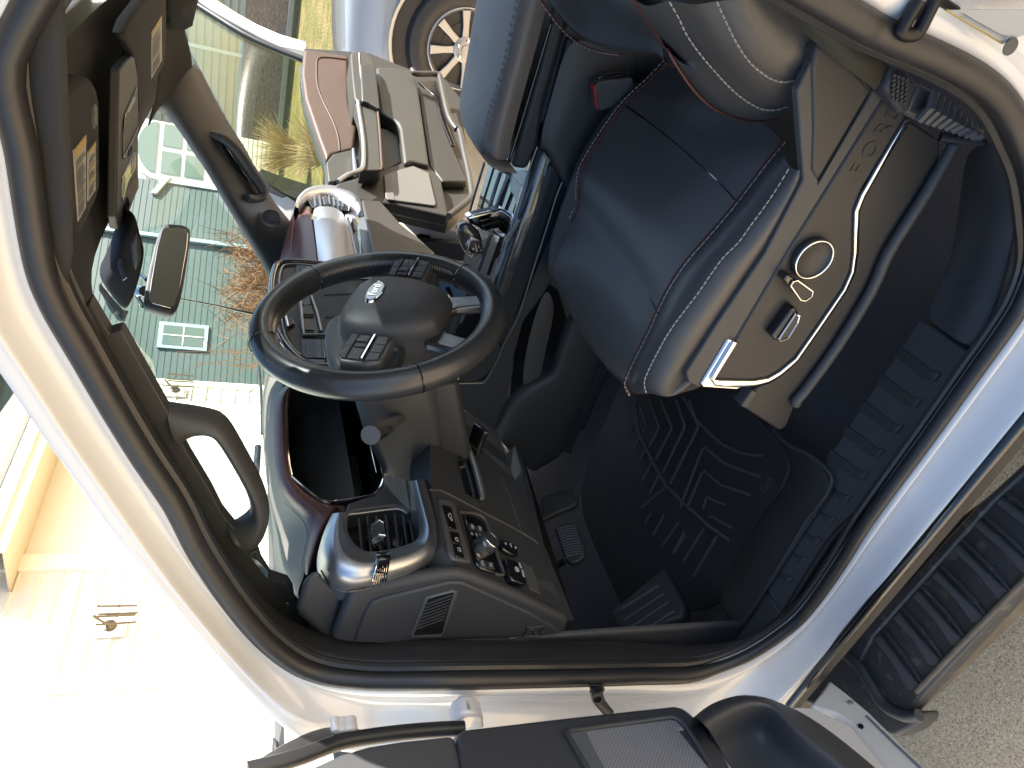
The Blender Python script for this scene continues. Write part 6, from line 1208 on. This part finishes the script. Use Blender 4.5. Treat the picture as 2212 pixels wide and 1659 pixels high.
for sx in (-1,1):
    for sz in (0,1): box('pane', wc+Xw*(.62*sx)+Zw*(.25-.95*sz)+Nw*.09, (1.0,.03,.75), gp, wb_, (Xw,Nw,Zw), bevel=0)
# ---- plants
def blades(name, c, n, h, spread, r, m, lab, cat_, seed=1, grp=None, lean=.5, joints=3, fork=0):
    rr = random.Random(seed); t = thing(name, lab, cat_, c, grp); mb = MB(); c = Vector(c)
    for k in range(n):
        a = rr.uniform(0, 6.283); s = rr.random()**.5; b = c+Vector((math.cos(a)*spread*.25*s, math.sin(a)*spread*.25*s, 0)); hh = h*rr.uniform(.55,1); le = lean*rr.uniform(.2,1)
        tip = b+Vector((math.cos(a)*spread*le, math.sin(a)*spread*le, hh)); md_ = b.lerp(tip,.5)+Vector((rr.uniform(-.06,.06)*h, rr.uniform(-.06,.06)*h, .10*h))
        mb.tube([b, md_, tip], [r, r*.7, r*.25], res=4)
        for q in range(fork):
            p0 = b.lerp(md_, rr.uniform(.4,1)) if rr.random() < .5 else md_.lerp(tip, rr.uniform(0,.8)); dd = Vector((rr.uniform(-1,1), rr.uniform(-1,1), rr.uniform(.1,1)))*h*rr.uniform(.12,.34)
            mb.tube([p0, p0+dd*.5+Vector((0,0,.02)), p0+dd], [r*.5, r*.4, r*.15], res=3)
    mb.build('stems', m, t, smooth=False); return t
c = V('a', 1700, 930, y=15); blades('ornamental_grass', (c.x, 15, .68), 420, .9, .8, .005, M['straw'], 'straw-coloured clump of ornamental grass below the passenger A-pillar', 'ornamental grass', 3, 'dry ornamental grasses', .8)
c = V('a', 1760, 1050, y=13); blades('ornamental_grass', (c.x+.4, 13, .35), 260, .7, .7, .005, M['straw'], 'lower dry grass clump in front of the taller straw-coloured one', 'ornamental grass', 4, 'dry ornamental grasses', .8)
c = V('d', 1600, 160, w=13*1.0); blades('bare_shrub', (c.x, c.y, .15), 90, 1.9, 1.5, .012, M['twig'], 'dense russet twiggy shrub against the green house, right of the antenna', 'shrub', 5, 'leafless shrubs by the green house', .7, fork=14)
for k, (px, py, h_, sd, lb) in enumerate(((1600,400,1.9,6,'sparse leafless shrub with long russet stems beside the antenna'), (1600,640,2.2,8,'sparse leafless shrub with long leaning stems between the antenna and the garage'))):
    c = V('d', px, py, w=10.5); blades('bare_shrub', (c.x, c.y, .1), 11, h_, 1.6, .010, M['twig'], lb, 'shrub', sd, 'leafless shrubs by the green house', .8, fork=4)
def tree(c, h, seed, lab):
    rr = random.Random(seed); t = thing('bare_tree', lab, 'tree', c); mb = MB(); tb = MB(); c = Vector(c)
    def grow(p, d, l, r, lv, dst):
        q = p+d*l; dst.tube([p, p.lerp(q,.5)+Vector((rr.uniform(-1,1),rr.uniform(-1,1),0))*l*.06, q], [r, r*.8, r*.6], res=5)
        if lv == 0: return
        for k in range(3 if lv > 1 else 4):
            nd = (d+Vector((rr.uniform(-.8,.8), rr.uniform(-.8,.8), rr.uniform(-.1,.5)))).normalized(); grow(q.lerp(p, rr.uniform(0,.3)), nd, l*rr.uniform(.6,.8), r*.55, lv-1, mb)
    grow(c, Vector((.03,.02,1)), h*.3, h*.018, 5, tb); tb.build('trunk', M['bark'], t); mb.build('crown', M['bark'], t, smooth=False)
p = V('a', 440, 30, w=22); tree((p.x, p.y, 0), max(4, p.z*1.05), 3, 'bare branching tree glimpsed through the sunroof at the top left corner')
# ---- silver car beyond the open passenger door
car = thing('parked_car', 'silver grey car parked beyond the open passenger door, front wheel showing', 'car', (.6, 5.6, 0))
S0 = 4.72
def sect(x, zb, zs, zt, yt, wbulge=.0):
    y0 = S0; yc = 5.6
    half = [Vector((x, y0+.06, zb)), Vector((x, y0, zb+.15)), Vector((x, y0-.02, (zb+zs)/2)), Vector((x, y0+.01, zs-.10)), Vector((x, y0+.07, zs)), Vector((x, y0+yt, (zs+zt)/2)), Vector((x, y0+yt+.12, zt-.02)), Vector((x, y0+yt+.35, zt))]
    return half+[Vector((p.x, 2*yc-p.y, p.z)) for p in reversed(half)]
secs = [sect(-1.62,.32,.62,.64,.2), sect(-1.58,.24,.80,.84,.12), sect(-1.35,.22,.98,1.02,.10), sect(-.7,.22,1.04,1.10,.10), sect(-.1,.22,1.06,1.16,.10), sect(.15,.22,1.06,1.22,.14), sect(.75,.22,1.06,1.60,.24), sect(1.3,.22,1.06,1.70,.27), sect(2.3,.22,1.08,1.70,.27), sect(2.9,.25,1.08,1.55,.25), sect(3.15,.35,1.0,1.05,.12)]
body_c = loft('body', secs, M['silver'], car, sub=2)
grid('side_windows', [[Vector((x, S0+y-.006, z)) for x, y, z in ((.35,.13,1.12),(.9,.14,1.12),(2.4,.14,1.12),(2.85,.14,1.14))], [Vector((x, S0+y-.012, z)) for x, y, z in ((.85,.26,1.50),(1.2,.27,1.55),(2.3,.27,1.56),(2.6,.26,1.5))]], M['piano'], car, sub=1)
tube('door_line', [Vector((.10,S0-.02,.35)), Vector((.08,S0-.022,.8)), Vector((.15,S0+.02,1.05))], .006, M['piano'], car); tube('hood_line', [Vector((-1.5,S0+.10,.93)), Vector((-.9,S0+.14,1.04)), Vector((.1,S0+.15,1.12))], .006, M['piano'], car)
def carwheel(x):
    cy = S0+.05; c = Vector((x, cy, .36)); n = Vector((0,-1,0))
    lathe('wheel_arch', c+n*.085+Vector((0,0,.02)), n, [(.43,-.12),(.43,.012),(.452,.020),(.452,.006)], M['silver'], car, res=48, caps=False)
    lathe('wheel_well', c+n*.09+Vector((0,0,.02)), n, [(.0001,-.012),(.43,-.012),(.43,.012)], M['rubber'], car, res=48, caps=False)
    w = lathe('wheel', c, n, [(.235,-.05),(.235,.11),(.25,.125),(.30,.135),(.345,.12),(.365,.09),(.365,-.1),(.33,-.12)], M['rubber'], car, res=56, caps=False)
    lathe('rim', c, n, [(.205,.03),(.218,.10),(.232,.122),(.240,.118),(.238,.05)], M['silver'], w, res=56, caps=False)
    lathe('brake_disc', c, n, [(.0001,.080),(.15,.080),(.15,.084),(.0001,.084)], M['rubber'], w, res=40)
    for k in range(8):
        a = 2*math.pi*k/8+.2; e = Vector((math.cos(a),0,math.sin(a))); f = Vector((-math.sin(a),0,math.cos(a)))
        slab('spoke', [c+n*.105+e*.05-f*.022, c+n*.118+e*.13-f*.019, c+n*.122+e*.222-f*.026, c+n*.122+e*.222+f*.026, c+n*.118+e*.13+f*.019, c+n*.105+e*.05+f*.022], n*-.02, M['silver'], w, bevel=.004)
    h = lathe('hub', c, n, [(.0001,.09),(.075,.09),(.075,.112),(.055,.12),(.03,.12),(.028,.132),(.0001,.134)], M['silver'], w, res=32)
    for k in range(5):
        a = 2*math.pi*k/5; lathe('lug_nut', c+n*.118+Vector((.056*math.cos(a),0,.056*math.sin(a))), n, [(.0001,0),(.011,0),(.010,.012),(.0001,.014)], M['chrome'], h, res=12)
carwheel(-.74); carwheel(2.05)
